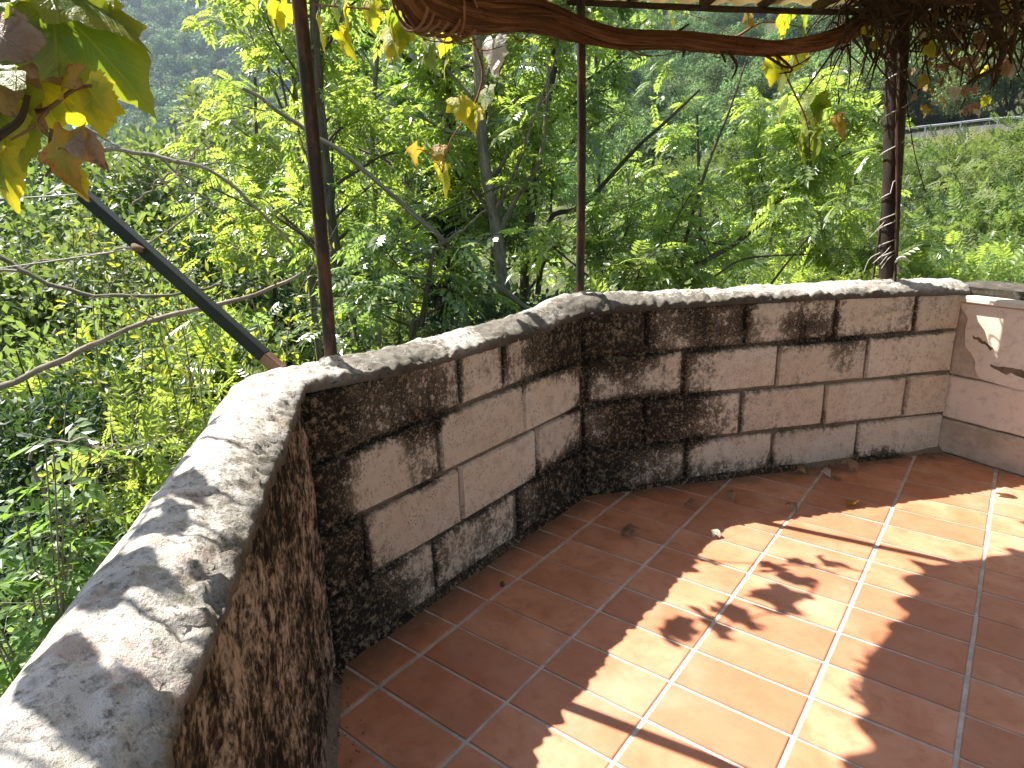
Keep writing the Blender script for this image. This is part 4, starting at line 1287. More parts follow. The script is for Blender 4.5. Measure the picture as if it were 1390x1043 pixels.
def pinnate(pairs=5, lw=.10, ll=.30, ang=58):
    V = []; F = []
    def leaflet(x, y, a, l, w, z):
        b = len(V); ca, sa = math.cos(a), math.sin(a)
        for (u, t, zz) in ((0, 0, 0), (.45, w, .05), (1, 0, -.08), (.45, -w, .05)):
            V.append((x + ca * u * l - sa * t, y + sa * u * l + ca * t, z + zz * l))
        F.append((b, b + 2, b + 1, b + 1)); F.append((b, b + 3, b + 2, b + 2))
    for i in range(pairs):
        x = .22 + .66 * i / (pairs - 1); l = ll * (.78 + .3 * math.sin(math.pi * (i + 1) / (pairs + 1)))
        leaflet(x, .008, math.radians(ang), l, lw * .5, 0); leaflet(x, -.008, -math.radians(ang), l, lw * .5, 0)
    leaflet(.92, 0, 0, ll * 1.1, lw * .5, 0)
    b = len(V); V += [(0, .006, 0), (.95, 0, 0), (0, -.006, 0)]; F.append((b, b + 2, b + 1, b + 1))
    F = [(f[0], f[1], f[2]) for f in F]
    return np.array(V), np.array(F)
PIN_V, PIN_F = pinnate(5, .15, .31)
ELD_V, ELD_F = pinnate(3, .24, .42, 55)
# simple pointed leaf, folded along its midrib
SL_V = np.array([(0, 0, 0), (.30, .20, .05), (.68, .17, .04), (1, 0, -.06), (.68, -.17, .04), (.30, -.20, .05), (.5, 0, -.02)])
SL_F = np.array([(0, 6, 1), (1, 6, 2), (2, 6, 3), (3, 6, 4), (4, 6, 5), (5, 6, 0)])
DI_V = np.array([(0, 0, 0), (.5, .3, .06), (1, 0, 0), (.5, -.3, .06)]); DI_F = np.array([(0, 2, 1), (0, 3, 2)])
# clump: four crossed leaves
_cv = []; _cf = []
crs = np.random.default_rng(2)
for i in range(5):
    b = len(_cv); d = crs.normal(size=3); d /= np.linalg.norm(d); u = np.cross(d, crs.normal(size=3)); u /= np.linalg.norm(u); o = crs.normal(size=3) * .25
    for (x, y) in ((0, 0), (.5, .28), (1, 0), (.5, -.28)): _cv.append(o + d * (x - .3) + u * y)
    _cf += [(b, b + 2, b + 1), (b, b + 3, b + 2)]
CL_V = np.array(_cv); CL_F = np.array(_cf)


def unit(n, r=rng):
    d = r.normal(size=(n, 3)); return d / np.linalg.norm(d, axis=1)[:, None]


def grow_tree(trunk, r0, r1, seed, n_limbs, limb_len, twigs, leaves_per_twig, leaf_size, tmpl, t_range=(.25, 1.0), bias=None, sides=8, elev=(10, 55), bare=0.0, lump=.12):
    """trunk: list of points. Returns wood mesh data (Tubes trunk, Tubes limbs) and leaf arrays."""
    r = np.random.default_rng(seed)
    TP = catmull(trunk, 26); RT = np.linspace(r0, r1, 26)
    tt = Tubes(); tt.add(TP, RT, sides, lump=lump)
    lt = Tubes(); pos = []; dirs = []
    for k in range(n_limbs):
        f = t_range[0] + (t_range[1] - t_range[0]) * ((k + r.random()) / n_limbs)
        i = min(24, int(f * 25)); p = TP[i]
        az = r.uniform(0, 2 * math.pi)
        if bias is not None and r.random() < .5: az = bias + r.normal() * .6
        el = math.radians(r.uniform(*elev)); L = limb_len * r.uniform(.55, 1.15) * (1.15 - .45 * f)
        d = np.array([math.cos(az) * math.cos(el), math.sin(az) * math.cos(el), math.sin(el)])
        pp = [p]; q = p.copy()
        for s in range(6):
            d = d + r.normal(size=3) * .16 + np.array([0, 0, .05 if s < 3 else -.05]); d /= np.linalg.norm(d)
            q = q + d * L / 6; pp.append(q.copy())
        pp = np.array(pp); lr = max(.006, RT[i] * .42)
        lt.add(pp, np.linspace(lr, .0035, 7), 5)
        isbare = r.random() < bare
        for m in range(twigs):
            g = r.uniform(.22, 1.0); j = min(5, int(g * 6)); b = pp[j] + (pp[j + 1] - pp[j]) * (g * 6 - j)
            dv = (pp[j + 1] - pp[j]); dv /= np.linalg.norm(dv)
            td = dv * .7 + r.normal(size=3) * .6 + np.array([0, 0, .12]); td /= np.linalg.norm(td)
            tl = L * r.uniform(.16, .38)
            e1 = b + td * tl * .5; td2 = td + r.normal(size=3) * .3; e2 = e1 + td2 * tl * .5
            lt.add(np.array([b, e1, e2]), [.0045, .003, .002], 4)
            nl = int(leaves_per_twig * (0.12 if isbare else 1))
            for w in range(nl):
                h = r.uniform(.15, 1.05); a = b + (e1 - b) * min(1, h * 2) if h < .5 else e1 + (e2 - e1) * (h - .5) * 2
                pos.append(a); ld = td * .5 + r.normal(size=3) * .75; ld[2] = ld[2] * .5 - .05; dirs.append(ld)
    pos = np.array(pos); dirs = np.array(dirs)
    n = len(pos)
    ups = np.array([[-.25, 0, 1.0]]) + r.normal(size=(n, 3)) * .45
    sz = leaf_size * r.uniform(.65, 1.2, n)
    V, F = leaf_cloud(pos, dirs, ups, sz, tmpl[0], tmpl[1], .28)
    return tt, lt, V, F


def tree(name, label, cat, trunk, r0, r1, seed, lm, bm_, group=None, ivy=None, extra=None, **k):
    trunk = [np.array(p, float) for p in trunk]
    base = trunk[0]
    gz = ground_z(base[0], base[1])
    if base[2] > gz + .1:
        dn = trunk[0] - trunk[1]; dn = dn / max(.3, abs(dn[2]))
        foot = np.array([base[0] + dn[0] * .3, base[1] + dn[1] * .3, gz - .15]); trunk = [foot] + trunk
    root = empty(name, tuple(trunk[0])); tag(root, label, cat, group)
    o0 = trunk[0]
    tt, lt, V, F = grow_tree([p - o0 for p in trunk], r0, r1, seed, **k)
    obj("trunk", tt.mesh("trunk", bm_), root)
    if extra:
        for pts_, ra, rb2 in extra:
            P = catmull(pts_, 22) - o0
            lt.add(P, np.linspace(ra, rb2, 22), 7, lump=.15)
    obj("limbs", lt.mesh("limbs", bm_), root)
    obj("crown", mesh_arrays("crown", V, F, lm, False), root)
    if ivy:
        r = np.random.default_rng(seed + 5); n = ivy[0]
        TPp = catmull([p - o0 for p in trunk], 60)
        idx = r.integers(0, int(60 * ivy[2]), n); th = r.uniform(0, 2 * math.pi, n); rad = ivy[1] * (.35 + .65 * r.random(n)) * (.7 + .5 * np.array([mnoise.noise(Vector((i * .21, 1, 2))) for i in idx]))
        pos = TPp[idx] + np.stack([np.cos(th) * rad, np.sin(th) * rad, r.uniform(-.15, .15, n)], 1)
        d = np.stack([np.cos(th), np.sin(th), np.full(n, -.5)], 1) + r.normal(size=(n, 3)) * .5
        Vv, Ff = leaf_cloud(pos, d, np.stack([np.cos(th), np.sin(th), np.full(n, .8)], 1) + r.normal(size=(n, 3)) * .4, r.uniform(.05, .10, n), SL_V, SL_F)
        obj("ivy", mesh_arrays("ivy", Vv, Ff, M_IVY, False), root)
    return root


ASHK = dict(n_limbs=21, limb_len=1.6, twigs=8, leaves_per_twig=5, leaf_size=.25, tmpl=(PIN_V, PIN_F), t_range=(.30, 1.0), bias=math.atan2(FH[1], FH[0]))
GA = "ash trees crowding up to the parapet"
def px(*pts): return [at(*p) for p in pts]
tree("ash_tree", "ash with pale slender trunk leaning left of the middle post", "tree", px((694, 470, 6.0), (682, 380, 6.0), (672, 300, 6.0), (655, 200, 6.0), (648, 60, 6.0), (640, -90, 6.0)), .062, .04, 21, M_ASH, M_ASHBARK, GA,
     extra=[(px((680, 312, 6.0), (700, 270, 5.95), (722, 240, 5.9), (738, 190, 5.9), (745, 90, 5.9)), .03, .014)], **ASHK)
tree("ash_tree", "darker double-stemmed ash directly behind the middle post's left side", "tree", px((712, 470, 7.0), (716, 330, 7.0), (735, 180, 7.0), (760, 40, 7.0), (772, -80, 7.0)), .065, .035, 22, M_ASH2, M_DARKBARK, GA,
     extra=[(px((730, 400, 7.1), (745, 300, 7.1), (790, 280, 7.0), (860, 205, 6.8), (910, 160, 6.7), (950, 122, 6.7)), .034, .01)], **ASHK)
tree("ash_tree", "ash whose brown trunk rises just right of the corner post", "tree", px((495, 500, 5.4), (465, 380, 5.4), (450, 300, 5.4), (438, 180, 5.4), (428, 60, 5.4), (424, -80, 5.4)), .05, .03, 23, M_ASH, M_DARKBARK, GA, **dict(ASHK, leaf_size=.20))
tree("ash_tree", "thin upright ash sapling midway between corner post and ivy trunk", "tree", px((516, 480, 7.4), (513, 390, 7.4), (512, 300, 7.4), (505, 180, 7.4), (515, 40, 7.4), (520, -60, 7.4)), .035, .02, 24, M_ELDER, M_ASHBARK, GA, **dict(ASHK, tmpl=(SL_V, SL_F), leaf_size=.10, leaves_per_twig=11))
tree("ivy_clad_tree", "tree trunk wrapped in dark ivy behind the hanging yellow leaves", "tree", px((600, 490, 6.7), (601, 380, 6.7), (603, 280, 6.7), (610, 180, 6.7), (602, 60, 6.7), (600, -60, 6.7)), .09, .05, 25, M_ASH2, M_DARKBARK, GA, ivy=(3200, .34, .62), **dict(ASHK, tmpl=(SL_V, SL_F), leaf_size=.085, leaves_per_twig=10))
tree("ash_tree", "open ash with bare thin upright stems left of the corner post top", "tree", px((432, 470, 8.5), (412, 300, 8.5), (402, 140, 8.5), (390, 50, 8.5), (380, -60, 8.5)), .05, .02, 26, M_ASH, M_ASHBARK, GA,
     extra=[(px((405, 200, 8.5), (372, 120, 8.5), (350, 40, 8.5), (335, -30, 8.5)), .022, .01), (px((395, 180, 8.4), (380, 100, 8.4), (352, 20, 8.4)), .018, .008)],
     n_limbs=24, limb_len=1.5, twigs=8, leaves_per_twig=5, leaf_size=.25, tmpl=(PIN_V, PIN_F), t_range=(.2, .75))
tree("ash_tree", "spreading young ash leaning right behind the wall between middle and wound posts", "tree", px((800, 445, 5.6), (850, 408, 5.6), (900, 382, 5.65), (1000, 330, 5.8), (1060, 272, 5.9), (1110, 228, 6.0), (1165, 165, 6.1)), .034, .012, 27, M_ASH, M_DARKBARK, GA,
     extra=[(px((925, 372, 5.65), (930, 330, 5.65), (958, 232, 5.7), (990, 150, 5.8), (1012, 85, 5.9)), .02, .007), (px((880, 400, 5.6), (960, 380, 5.5), (1010, 352, 5.5), (1100, 345, 5.5)), .015, .006), (px((1040, 395, 5.6), (1070, 355, 5.7), (1100, 320, 5.8)), .012, .006)],
     n_limbs=26, limb_len=1.0, twigs=8, leaves_per_twig=5, leaf_size=.22, tmpl=(PIN_V, PIN_F), t_range=(.12, 1.0), elev=(-20, 60))
tree("ash_tree", "light green ash filling the gap left of the wound post", "tree", px((1130, 440, 8.0), (1120, 330, 8.0), (1100, 230, 8.0), (1110, 150, 8.0)), .04, .015, 28, M_ASH, M_ASHBARK, GA, n_limbs=26, limb_len=1.3, twigs=8, leaves_per_twig=5, leaf_size=.23, tmpl=(PIN_V, PIN_F), t_range=(.15, 1.0), elev=(0, 60))
tree("ash_tree", "low bushy ash right behind the coping between the two thin posts", "tree", px((560, 500, 4.6), (572, 440, 4.6), (580, 390, 4.6), (590, 330, 4.6)), .03, .012, 29, M_ASH2, M_DARKBARK, GA, n_limbs=12, limb_len=.8, twigs=6, leaves_per_twig=4, leaf_size=.2, tmpl=(PIN_V, PIN_F), t_range=(.1, 1.0), elev=(-10, 50))
for k, (pxx, v, lab, hh, mt) in enumerate(((540, 10.5, "taller ash in the second row behind the thin sapling", 60, M_ASH2), (660, 11.0, "second-row ash seen through the pale leaning trunk's crown", 40, M_ASH), (800, 10.5, "second-row ash whose crown meets the vine trunk beside the middle post", 20, M_ASH2),
                                          (450, 12.0, "far ash crown showing right of the corner post at mid height", 40, M_ASH), (940, 12.5, "second-row ash low behind the spreading young ash", 215, M_ASH), (1060, 12.0, "second-row ash beneath the hanging green vine leaves", 190, M_ASH2), (340, 11.5, "pale shining ash crown below the far blue hill, left of the corner post", 165, M_ASH))):
    b = at(pxx, 470, v); tp = at(pxx + 6, hh - 60, v)
    tree("ash_tree", lab, "tree", [b, b * .6 + tp * .4 + np.array([.1, .05, 0]), tp], .06, .025, 40 + k, mt, M_DARKBARK, GA, n_limbs=18, limb_len=1.7, twigs=8, leaves_per_twig=4, leaf_size=.28, tmpl=(PIN_V, PIN_F), t_range=(.15, 1.0), elev=(0, 50))

# bare leaning poles and dead branches
def bare(name, label, stems, mat, group=None):
    o0 = stems[0][0][0]; root = empty(name, tuple(o0)); tag(root, label, "branch", group)
    r = np.random.default_rng(len(label))
    for P, ra, rb2 in stems:
        Q = catmull(P, 30); Q = Q + np.array([[mnoise.noise(Vector((i * .35, q * 3.0, len(label)))) * .022 for q in range(3)] for i in range(30)])
        t = Tubes(); t.add(Q - o0, np.linspace(ra, rb2, 30), 7, lump=.2)
        for m in range(4):   # side twigs
            i = r.integers(6, 28); d = r.normal(size=3); d[2] = abs(d[2]) * .5; d /= np.linalg.norm(d); L = r.uniform(.08, .3)
            t.add(catmull([Q[i], Q[i] + d * L * .5, Q[i] + d * L + r.normal(size=3) * .05], 6) - o0, np.linspace(max(.002, rb2 * .6), .001, 6), 4)
        obj("stem", t.mesh("stem", mat), root)
GB = "bare branches left of the parapet"
bare("dead_branch", "long dead pole slanting down rightwards behind the corner post to the pale trunk", [(px((760, 450, 4.9), (665, 382, 4.9), (560, 290, 4.8), (480, 220, 4.7), (400, 165, 4.7), (330, 120, 4.7)), .022, .012), (px((560, 345, 4.85), (590, 335, 4.8), (620, 318, 4.8), (660, 285, 4.8)), .012, .006)], M_ASHBARK, GB)
bare("dead_branch", "thick pale bare branch sweeping up from left edge under the green bar", [(px((-60, 560, 2.6), (0, 525, 2.6), (100, 482, 2.65), (200, 437, 2.7), (330, 405, 2.8), (410, 372, 2.9)), .016, .007)], M_TWIG, GB)
bare("dead_branch", "brown bare branch running level from left edge to the green bar", [(px((-60, 330, 2.5), (0, 350, 2.5), (60, 383, 2.5), (150, 402, 2.5), (250, 398, 2.5), (300, 385, 2.5)), .011, .005)], M_ASHBARK, GB)
bare("dead_branch", "grey forking branch arching under the hanging vine leaf at left", [(px((-40, 215, 3.2), (60, 208, 3.2), (150, 205, 3.2), (215, 212, 3.2), (290, 235, 3.2), (345, 280, 3.2), (400, 335, 3.3)), .013, .006), (px((215, 212, 3.2), (260, 255, 3.2), (320, 300, 3.2)), .006, .003), (px((110, 170, 3.2), (160, 200, 3.2), (215, 240, 3.25), (250, 285, 3.3)), .006, .003), (px((180, 280, 3.3), (230, 235, 3.3), (290, 195, 3.3)), .006, .003)], M_TWIG, GB)
bare("dead_branch", "thin bare branch just below the wire on the far left", [(px((-30, 375, 2.9), (60, 356, 2.9), (130, 345, 2.9), (200, 330, 2.9), (280, 275, 3.0)), .007, .003)], M_TWIG, GB)
bare("bare_twig", "whitish twisted twig looping low beside the near coping", [(px((40, 625, 2.0), (50, 606, 2.0), (90, 598, 2.0), (120, 604, 2.0), (118, 630, 2.0), (95, 660, 2.0), (70, 655, 2.0)), .0055, .003), (px((45, 635, 2.0), (62, 675, 2.0), (90, 715, 2.0), (112, 730, 2.0), (100, 770, 2.0), (82, 820, 2.0)), .006, .003), (px((35, 780, 2.0), (65, 790, 2.0), (75, 830, 2.0), (95, 875, 2.0)), .005, .003), (px((120, 604, 2.0), (140, 612, 2.0), (160, 600, 2.0)), .003, .0015), (px((112, 730, 2.0), (130, 660, 2.0), (135, 620, 2.0)), .003, .0015)], M_TWIG, GB)

# upright climbing stems with yellowing leaves
def climber(label, base_px, top_px, v, seed, nleaf):
    r = np.random.default_rng(seed)
    a, b = at(*base_px, v), at(*top_px, v + .2)
    root = empty("climbing_plant", tuple(a)); tag(root, label, "climber", "climbing stems left of the parapet")
    t = Tubes(); pos = []
    for s in range(4):
        off = r.normal(size=3) * np.array([.12, .12, .05])
        P = catmull([a + off, a * .66 + b * .34 + off + r.normal(size=3) * .08, a * .33 + b * .67 + off + r.normal(size=3) * .10, b + off + r.normal(size=3) * .15], 24)
        t.add(P - a, np.linspace(.005, .002, 24), 5, lump=.25)
        pos.append(P)
    obj("stems", t.mesh("stems", M_ASHBARK), root)
    pos = np.vstack(pos); p = pos[r.integers(0, len(pos), nleaf)] + r.normal(size=(nleaf, 3)) * .09
    V, F = leaf_cloud(p - a, unit(nleaf, r), np.array([[-.3, -.2, .9]]) + r.normal(size=(nleaf, 3)) * .5, r.uniform(.03, .06, nleaf), SL_V, SL_F)
    obj("leaves", mesh_arrays("leaves", V, F, M_YELLOWLEAF), root)
climber("climber with yellowing leaves on thin stems crossing the pale bare branch", (195, 760, ), (140, 300), 3.6, 61, 330)
climber("yellow-green climber twining below the middle of the green bar", (262, 640), (235, 320), 3.8, 62, 280)
climber("yellowest climber hanging beside the corner end of the coping", (290, 620), (318, 330), 3.6, 63, 360)


# bushes -------------------------------------------------------------
def bush_mesh(name, seed, lobes, radius, height, n, lsize, tmpl, mat, shell=.55, tang=False, lobe=(.28, .62)):
    r = np.random.default_rng(seed)
    C = np.stack([r.normal(size=lobes) * radius * .45, r.normal(size=lobes) * radius * .45, height * (.25 + .6 * r.random(lobes))], 1)
    Rl = radius * r.uniform(lobe[0], lobe[1], lobes)
    C[0] = (0, 0, height * .45); Rl[0] = radius * .62
    idx = r.choice(lobes, n, p=Rl ** 2 / (Rl ** 2).sum())
    d = unit(n, r); rr = Rl[idx] * (shell + (1 - shell) * r.random(n) ** .7) * (1 + .22 * r.normal(size=n))
    pos = C[idx] + d * rr[:, None] * np.array([1, 1, .95]); pos[:, 2] = np.maximum(pos[:, 2], .02)
    ld = d + r.normal(size=(n, 3)) * .8
    if tang:
        ld = np.cross(d, r.normal(size=(n, 3))) + r.normal(size=(n, 3)) * .25
        V, F = leaf_cloud(pos, ld, d + r.normal(size=(n, 3)) * .25, lsize * r.uniform(.6, 1.25, n), *tmpl)
        return mesh_arrays(name, V, F, mat)
    V, F = leaf_cloud(pos, ld, d * .5 + np.array([[-.2, 0, .8]]) + r.normal(size=(n, 3)) * .5, lsize * r.uniform(.6, 1.25, n), *tmpl)
    return mesh_arrays(name, V, F, mat)


def stems_mesh(seed, radius, height, n, r0, mat):
    r = np.random.default_rng(seed); t = Tubes()
    for i in range(n):
        e = np.array([r.normal() * radius * .5, r.normal() * radius * .5, height * r.uniform(.6, .95)])
        t.add(catmull([np.array([r.normal() * .04 * radius, r.normal() * .04 * radius, -.15]), e * .5 + r.normal(size=3) * .06 * radius, e], 9), np.linspace(r0, r0 * .25, 9), 5)
    return t.mesh("stems", mat)


def plant(name, label, cat, x, y, z, crown, stems, scale, rot, group=None, stem_name="stems", mat=None):
    e = empty(name, (x, y, z)); e.scale = (scale,) * 3; e.rotation_euler = (0, 0, rot); tag(e, label, cat, group)
    obj(stem_name, stems, e); obj("crown", crown, e)
    return e


near_b = [bush_mesh("crown", 70 + i, 9, 1.0, 1.5, 5200, .085, (SL_V, SL_F), m) for i, m in enumerate((M_BUSH, M_ASH2, M_DARKTREE))]
near_b.append(bush_mesh("crown", 79, 22, 1.0, 1.5, 900, .24, (PIN_V, PIN_F), M_ASH, .7, False, (.14, .36)))
near_s = stems_mesh(3, 1.0, 1.5, 12, .016, M_DARKBARK)
def nb(label, pxx, pyy, v, k, sc, name="shrub"):
    p = at(pxx, pyy, v); g_ = ground_z(p[0], p[1])
    plant(name, label, "shrub", p[0], p[1], p[2] - 1.3 * sc, near_b[k], near_s, sc, random.uniform(0, 6.28), "shrubs below the parapet")
nb("deep green shrub in shade at the left edge under the pale bare branch", 20, 520, 4.2, 2, .95)
nb("dark shrub below the twisted whitish twig at the left edge", 60, 690, 3.4, 2, .8)
nb("light shrub seen under the lower half of the green bar", 250, 560, 5.0, 0, 1.1)
nb("shrub against the coping's far end left of the green bar foot", 330, 560, 4.0, 3, .8)
nb("shrub low between the climbers and the near coping", 190, 700, 3.4, 0, .7)
nb("dark low shrub tucked beneath the whitish twig beside the coping", 110, 800, 2.7, 1, .55)
nb("broad shrub behind the crossing branches at the left edge", 60, 430, 6.0, 0, 1.3)
nb("fresh green shrub between the climbers below the long pale branch", 150, 520, 5.6, 3, 1.2)
nb("shrub rising behind the coping just right of the corner post", 500, 455, 4.4, 0, .7)
nb("dark shrub behind the coping left of the ivy trunk", 640, 440, 4.8, 2, .8)
nb("dim shrub behind the coping between ivy trunk and middle post", 740, 425, 5.0, 2, .8)
nb("shrub peeping over the coping right of the middle post", 850, 420, 5.2, 3, .8)
nb("bright shrub just over the coping left of the wound post", 1120, 395, 7.0, 3, 1.1)
nb("leafy shrub directly behind the wound post's foot", 1215, 388, 7.5, 3, 1.15)
nb("bright shrub above the end wall at the right edge", 1330, 372, 7.8, 3, 1.2)
nb("yellow tinged shrub behind the green bar's upper half", 240, 400, 7.0, 0, 1.2)
# elder with large leaves close by at lower left
for (pxx, pyy, v, sc, lab, sd) in ((5, 720, 1.75, .40, "elder sprig with broad bright leaves at the left edge beside twisted twig", 81), (25, 880, 1.7, .36, "lowest elder sprig with broad leaves beside the near coping", 82)):
    p = at(pxx, pyy, v); r = np.random.default_rng(sd)
    e = empty("elder_shrub", tuple(p - np.array([0, 0, .5]))); tag(e, lab, "shrub", "elder sprigs")
    t = Tubes(); pos = []; dr = []
    for s in range(9):
        top = np.array([r.normal() * .16, r.normal() * .16, .5 + r.normal() * .14])
        P = catmull([np.array([r.normal() * .03, r.normal() * .03, -1.2]), np.array([top[0] * .4, top[1] * .4, .0]), top], 14); t.add(P, np.linspace(.005, .002, 14), 5)
        for q in range(9):
            i = r.integers(7, 14); pos.append(P[i]); d = r.normal(size=3); d[2] = .15; dr.append(d)
    obj("stems", t.mesh("stems", M_TWIG), e)
    pos = np.array(pos); dr = np.array(dr)
    V, F = leaf_cloud(pos, dr, np.array([[-.2, -.1, 1]]) + r.normal(size=(len(pos), 3)) * .3, r.uniform(.09, .15, len(pos)), ELD_V, ELD_F, .3)
    obj("crown", mesh_arrays("crown", V, F, M_ELDER), e)

# mid-distance shrubs and trees
mid_b = [bush_mesh("crown", 90 + i, 26, 2.2, 3.0, 1700, .40, (PIN_V, PIN_F), m, .7, False, (.12, .36)) for i, m in enumerate((M_MIDTREE, M_PALETREE, M_BUSH, M_DARKTREE))]
mid_s = stems_mesh(5, 2.0, 2.8, 10, .04, M_DARKBARK)
mr = random.Random(9)
slope = [(27.5, 16, 0, .8, "rounded shrub on the slope behind the wound post"), (31.8, 13, 2, .78, "bright shrub on the slope just right of the wound post"), (37.0, 14, 2, .92, "bright leafy shrub on the slope at the right edge"),
         (34.5, 18, 3, .75, "darker shrub halfway up the slope right of the hanging wire"), (40.5, 20, 2, .95, "tall light shrub leaning in at the right edge below the road"), (29.5, 24, 0, .6, "small shrub beside the loose wire on the slope"),
         (38.8, 26, 2, .95, "light green shrub below the guard rail at right"), (31.5, 33, 1, .55, "pale dry bush on the open grass below the guard rail"), (35.0, 38, 1, .5, "second pale dry bush nearer the guard rail"),
         (41.5, 33, 0, 1.1, "shrub outgrowing the guard rail at the right edge"), (24.0, 20, 0, 1.0, "shrub showing between young ash twigs left of the wound post"), (20.0, 24, 1, 1.0, "pale shrub glimpsed through the spreading young ash"),
         (16.0, 30, 0, 1.2, "rounded tree seen through the gap right of the middle post"), (13.0, 40, 1, 1.3, "pale crown in the gap beneath the vine trunk"), (20.0, 45, 0, 1.3, "crown at mid height between middle and wound posts"), (26.0, 40, 1, 1.0, "pale crown left of the wound post at mid height")]
for (az, r_, k, sc, lab) in slope:
    x, y = polar(az, r_); plant("slope_shrub", lab, "shrub", x, y, ground_z(x, y) - .25, mid_b[k], mid_s, sc, mr.uniform(0, 6.28), "shrubs on the far slope")
big_c = [bush_mesh("crown", 110 + i, 30, 3.4, 7.5, 12000, .26, (SL_V, SL_F), m, .55, False, (.14, .4)) for i, m in enumerate((M_DARKTREE, M_MIDTREE, M_PALETREE))]
big_s = stems_mesh(8, 2.6, 6.0, 7, .12, M_DARKBARK)
for (az, r_, k, sc, lab) in [(28.0, 70, 1, 1.0, "tree behind the road just left of the wound post top"), (31.0, 71, 1, .95, "round green tree behind the road right of the wound post"), (33.5, 69, 1, .85, "lighter tree behind the road under the hanging dead leaves"), (36.0, 71, 1, 1.05, "green tree behind the road at the right edge"), (38.8, 70, 0, 1.0, "dark tree behind the road, rightmost of its row"), (41.5, 72, 1, 1.1, "tree ending the roadside row past the right edge")]:
    x, y = polar(az, r_); plant("leafy_tree", lab, "tree", x, y, ground_z(x, y) - .3, big_c[k], big_s, sc, mr.uniform(0, 6.28), "trees in the middle distance", "trunk")
fine_c = [bush_mesh("crown", 120 + i, 46, 3.2, 7.8, 17000, .17, (DI_V, DI_F), m, .5, False, (.10, .30)) for i, m in enumerate((M_DARKTREE, M_MIDTREE, M_PALETREE))]
for (az, r_, k, sc, lab) in [(-30.0, 26, 2, 1.45, "feathery pale tree at left beyond the crossing branches"), (-34.0, 20, 1, 1.25, "tree behind the hanging vine leaves at left"), (-24.5, 30, 2, 1.5, "yellowish rounded tree at the foot of the blue hill"), (-20.0, 34, 1, 1.55, "green tree at the hill's foot left of the corner post"), (-27.0, 17, 1, 1.06, "greyish tree behind the upper end of the green bar"), (-37.5, 30, 1, 1.4, "tree at the left edge below the far hill"), (-15.0, 30, 2, 1.6, "pale tree showing either side of the corner post"), (-22.5, 14, 0, .82, "small dark tree behind the bar and branches"), (-35.5, 11, 1, .72, "low tree at the left edge above the level brown branch"), (-30.5, 11.5, 2, .78, "low tree behind the middle of the green bar")]:
    x, y = polar(az, r_); plant("leafy_tree", lab, "tree", x, y, ground_z(x, y) - .3, fine_c[k], big_s, sc, mr.uniform(0, 6.28), "trees in the middle distance", "trunk")

for q in range(14):
    az, r_ = 27.5 + 16 * ((q * .618) % 1), 10.5 + 20 * ((q * .414 + .1) % 1)
    x, y = polar(az, r_)
    plant("scrub_bush", "small rounded scrub bush scattered on the slope at right below the guard rail", "shrub", x, y, ground_z(x, y) - .2, mid_b[q % 4], mid_s, .42 + .45 * ((q * .73) % 1), q * 1.3, "scrub bushes dotting the right-hand slope")

# undergrowth on the near slope, and grass on the open slope
def scatter(n, az0, az1, r0, r1, h, size, mat, name, label, tmpl, seed):
    r = np.random.default_rng(seed)
    az = r.uniform(az0, az1, n); rad = np.sqrt(r.uniform(r0 ** 2, r1 ** 2, n))
    P = np.zeros((n, 3))
    for i in range(n):
        x, y = polar(az[i], rad[i]); P[i] = (x, y, ground_z(x, y) + h * r.random() * (.4 + .8 * max(0, mnoise.noise(Vector((x * .6, y * .6, 0))) + .4)))
    d = r.normal(size=(n, 3)); d[:, 2] = np.abs(d[:, 2]) * .7 + .1
    V, F = leaf_cloud(P, d, np.array([[-.2, 0, 1]]) + r.normal(size=(n, 3)) * .5, size * r.uniform(.6, 1.4, n), *tmpl)
    o = obj(name, mesh_arrays(name, V, F, mat)); tag(o, label, "undergrowth", kind="stuff"); return o
scatter(15000, -55, 45, 3.2, 16, 1.1, .13, M_BUSH, "undergrowth", "mixed green undergrowth covering the steep slope below the parapet", (SL_V, SL_F), 201)
scatter(12000, -50, 27, 15, 45, .9, .30, M_MIDTREE, "scrub_undergrowth", "low scrub covering the ground beyond the nearest trees", (DI_V, DI_F), 202)
GR_V = np.array([(0, .04, 0), (1, 0, .05), (0, -.04, 0)]); GR_F = np.array([(0, 2, 1)])
M_GRASS = mat_leaf("dry_grass", ((.12, .16, .05), (.17, .19, .06), (.24, .23, .09)), .3, (.3, .3, .1), .6, .2)
o = scatter(8000, 24, 46, 22, 60, .12, .8, M_GRASS, "slope_grass", "pale dry grass on the open slope below the guard rail", (GR_V, GR_F), 203); o["category"] = "grass"

# far forest: one mass of crowns on the hills
src = bpy.data.collections.new("far_crowns")
for i in range(4):
    me = bush_mesh("far_crown", 140 + i, 12, 3.2, 6.0, 700, 1.15, (DI_V, DI_F), M_FAR, .8, True)
    src.objects.link(bpy.data.objects.new("far_crown_a", me))
for i in range(3):
    me = bush_mesh("far_crown", 150 + i, 18, 3.2, 6.0, 6500, .36, (DI_V, DI_F), M_FAR, .75, True, (.2, .5))
    src.objects.link(bpy.data.objects.new("far_crown_b", me))
pts = []; fr = np.random.default_rng(77)
def band(az0, az1, r0, r1, spacing, sc, fine=False):
    area = math.radians(az1 - az0) / 2 * (r1 ** 2 - r0 ** 2); n = int(area / spacing ** 2)
    az = fr.uniform(az0, az1, n); rad = np.sqrt(fr.uniform(r0 ** 2, r1 ** 2, n))
    for a, r_ in zip(az, rad):
        x, y = polar(a, r_); pts.append((x, y, ground_z(x, y) - .8, sc * fr.uniform(.65, 1.35), fr.integers(4, 7) if fine else fr.integers(0, 4)))
band(-48, -10, 45, 150, 5.2, .85, True); band(-48, -8, 150, 400, 6.5, 1.05, True); band(-46, -8, 400, 1150, 9.0, 1.7)
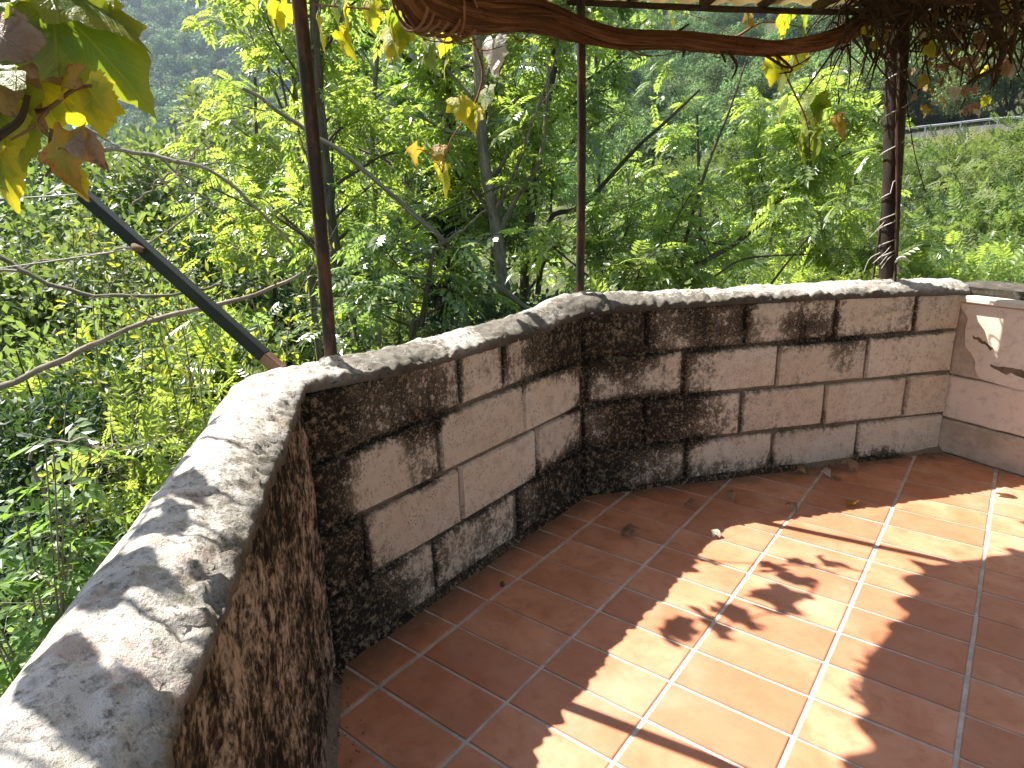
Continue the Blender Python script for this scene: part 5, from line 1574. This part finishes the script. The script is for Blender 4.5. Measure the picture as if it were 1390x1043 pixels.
band(-12, 27, 48, 130, 5.0, .85, True); band(-12, 46, 130, 420, 6.2, 1.0, True); band(27, 46, 76, 135, 5.2, .95, True); band(-10, 46, 420, 900, 9.5, 1.5)
pts = np.array(pts)
me = bpy.data.meshes.new("far_forest"); me.vertices.add(len(pts)); me.vertices.foreach_set("co", np.ascontiguousarray(pts[:, :3], dtype=np.float32).ravel())
for nm, typ, data in (("fsize", 'FLOAT', pts[:, 3]), ("fpick", 'INT', pts[:, 4]), ("fturn", 'FLOAT', fr.uniform(0, 6.28, len(pts)))):
    at_ = me.attributes.new(nm, typ, 'POINT'); at_.data.foreach_set("value", np.ascontiguousarray(data, dtype=np.float32 if typ == 'FLOAT' else np.int32))
forest = obj("far_forest", me); tag(forest, "dense green forest covering the hills far behind", "forest", kind="stuff")
ng = bpy.data.node_groups.new("far_forest", 'GeometryNodeTree')
ng.interface.new_socket("Geometry", in_out='INPUT', socket_type='NodeSocketGeometry'); ng.interface.new_socket("Geometry", in_out='OUTPUT', socket_type='NodeSocketGeometry')
gi = ng.nodes.new("NodeGroupInput"); go = ng.nodes.new("NodeGroupOutput"); iop = ng.nodes.new("GeometryNodeInstanceOnPoints"); ci = ng.nodes.new("GeometryNodeCollectionInfo")
ci.inputs[0].default_value = src; ci.inputs[1].default_value = True; ci.inputs[2].default_value = True
def named(nm, typ):
    n_ = ng.nodes.new("GeometryNodeInputNamedAttribute"); n_.data_type = typ; n_.inputs[0].default_value = nm; return n_.outputs[0]
cx = ng.nodes.new("ShaderNodeCombineXYZ")
ng.links.new(named("fturn", 'FLOAT'), cx.inputs[2])
ng.links.new(gi.outputs[0], iop.inputs['Points']); ng.links.new(ci.outputs[0], iop.inputs['Instance']); iop.inputs['Pick Instance'].default_value = True
ng.links.new(named("fpick", 'INT'), iop.inputs['Instance Index']); ng.links.new(cx.outputs[0], iop.inputs['Rotation']); ng.links.new(named("fsize", 'FLOAT'), iop.inputs['Scale'])
ng.links.new(iop.outputs[0], go.inputs[0])
md = forest.modifiers.new("scatter", 'NODES'); md.node_group = ng

# ------------------------------------------------------------------ haze
g = G("haze"); 
vol = g.n("VolumePrincipled", {'Color': rgb(.64, .79, .93), 'Density': .00023, 'Anisotropy': .2})
g.nt.links.new(vol.outputs[0], g.out.inputs['Volume'])
hz = 2300.0
bm = bmesh.new(); bmesh.ops.create_cube(bm, size=1.0)
zb, zt = -30.0, 480.0
for v in bm.verts: v.co = Vector((CAM[0] + v.co.x * 2 * hz, CAM[1] + v.co.y * 2 * hz, zb if v.co.z < 0 else zt))
me = bpy.data.meshes.new("haze"); bm.to_mesh(me); bm.free(); me.materials.append(g.mat)
haze = obj("haze", me); tag(haze, "thin bluish air veiling the far hills", "haze", kind="stuff")
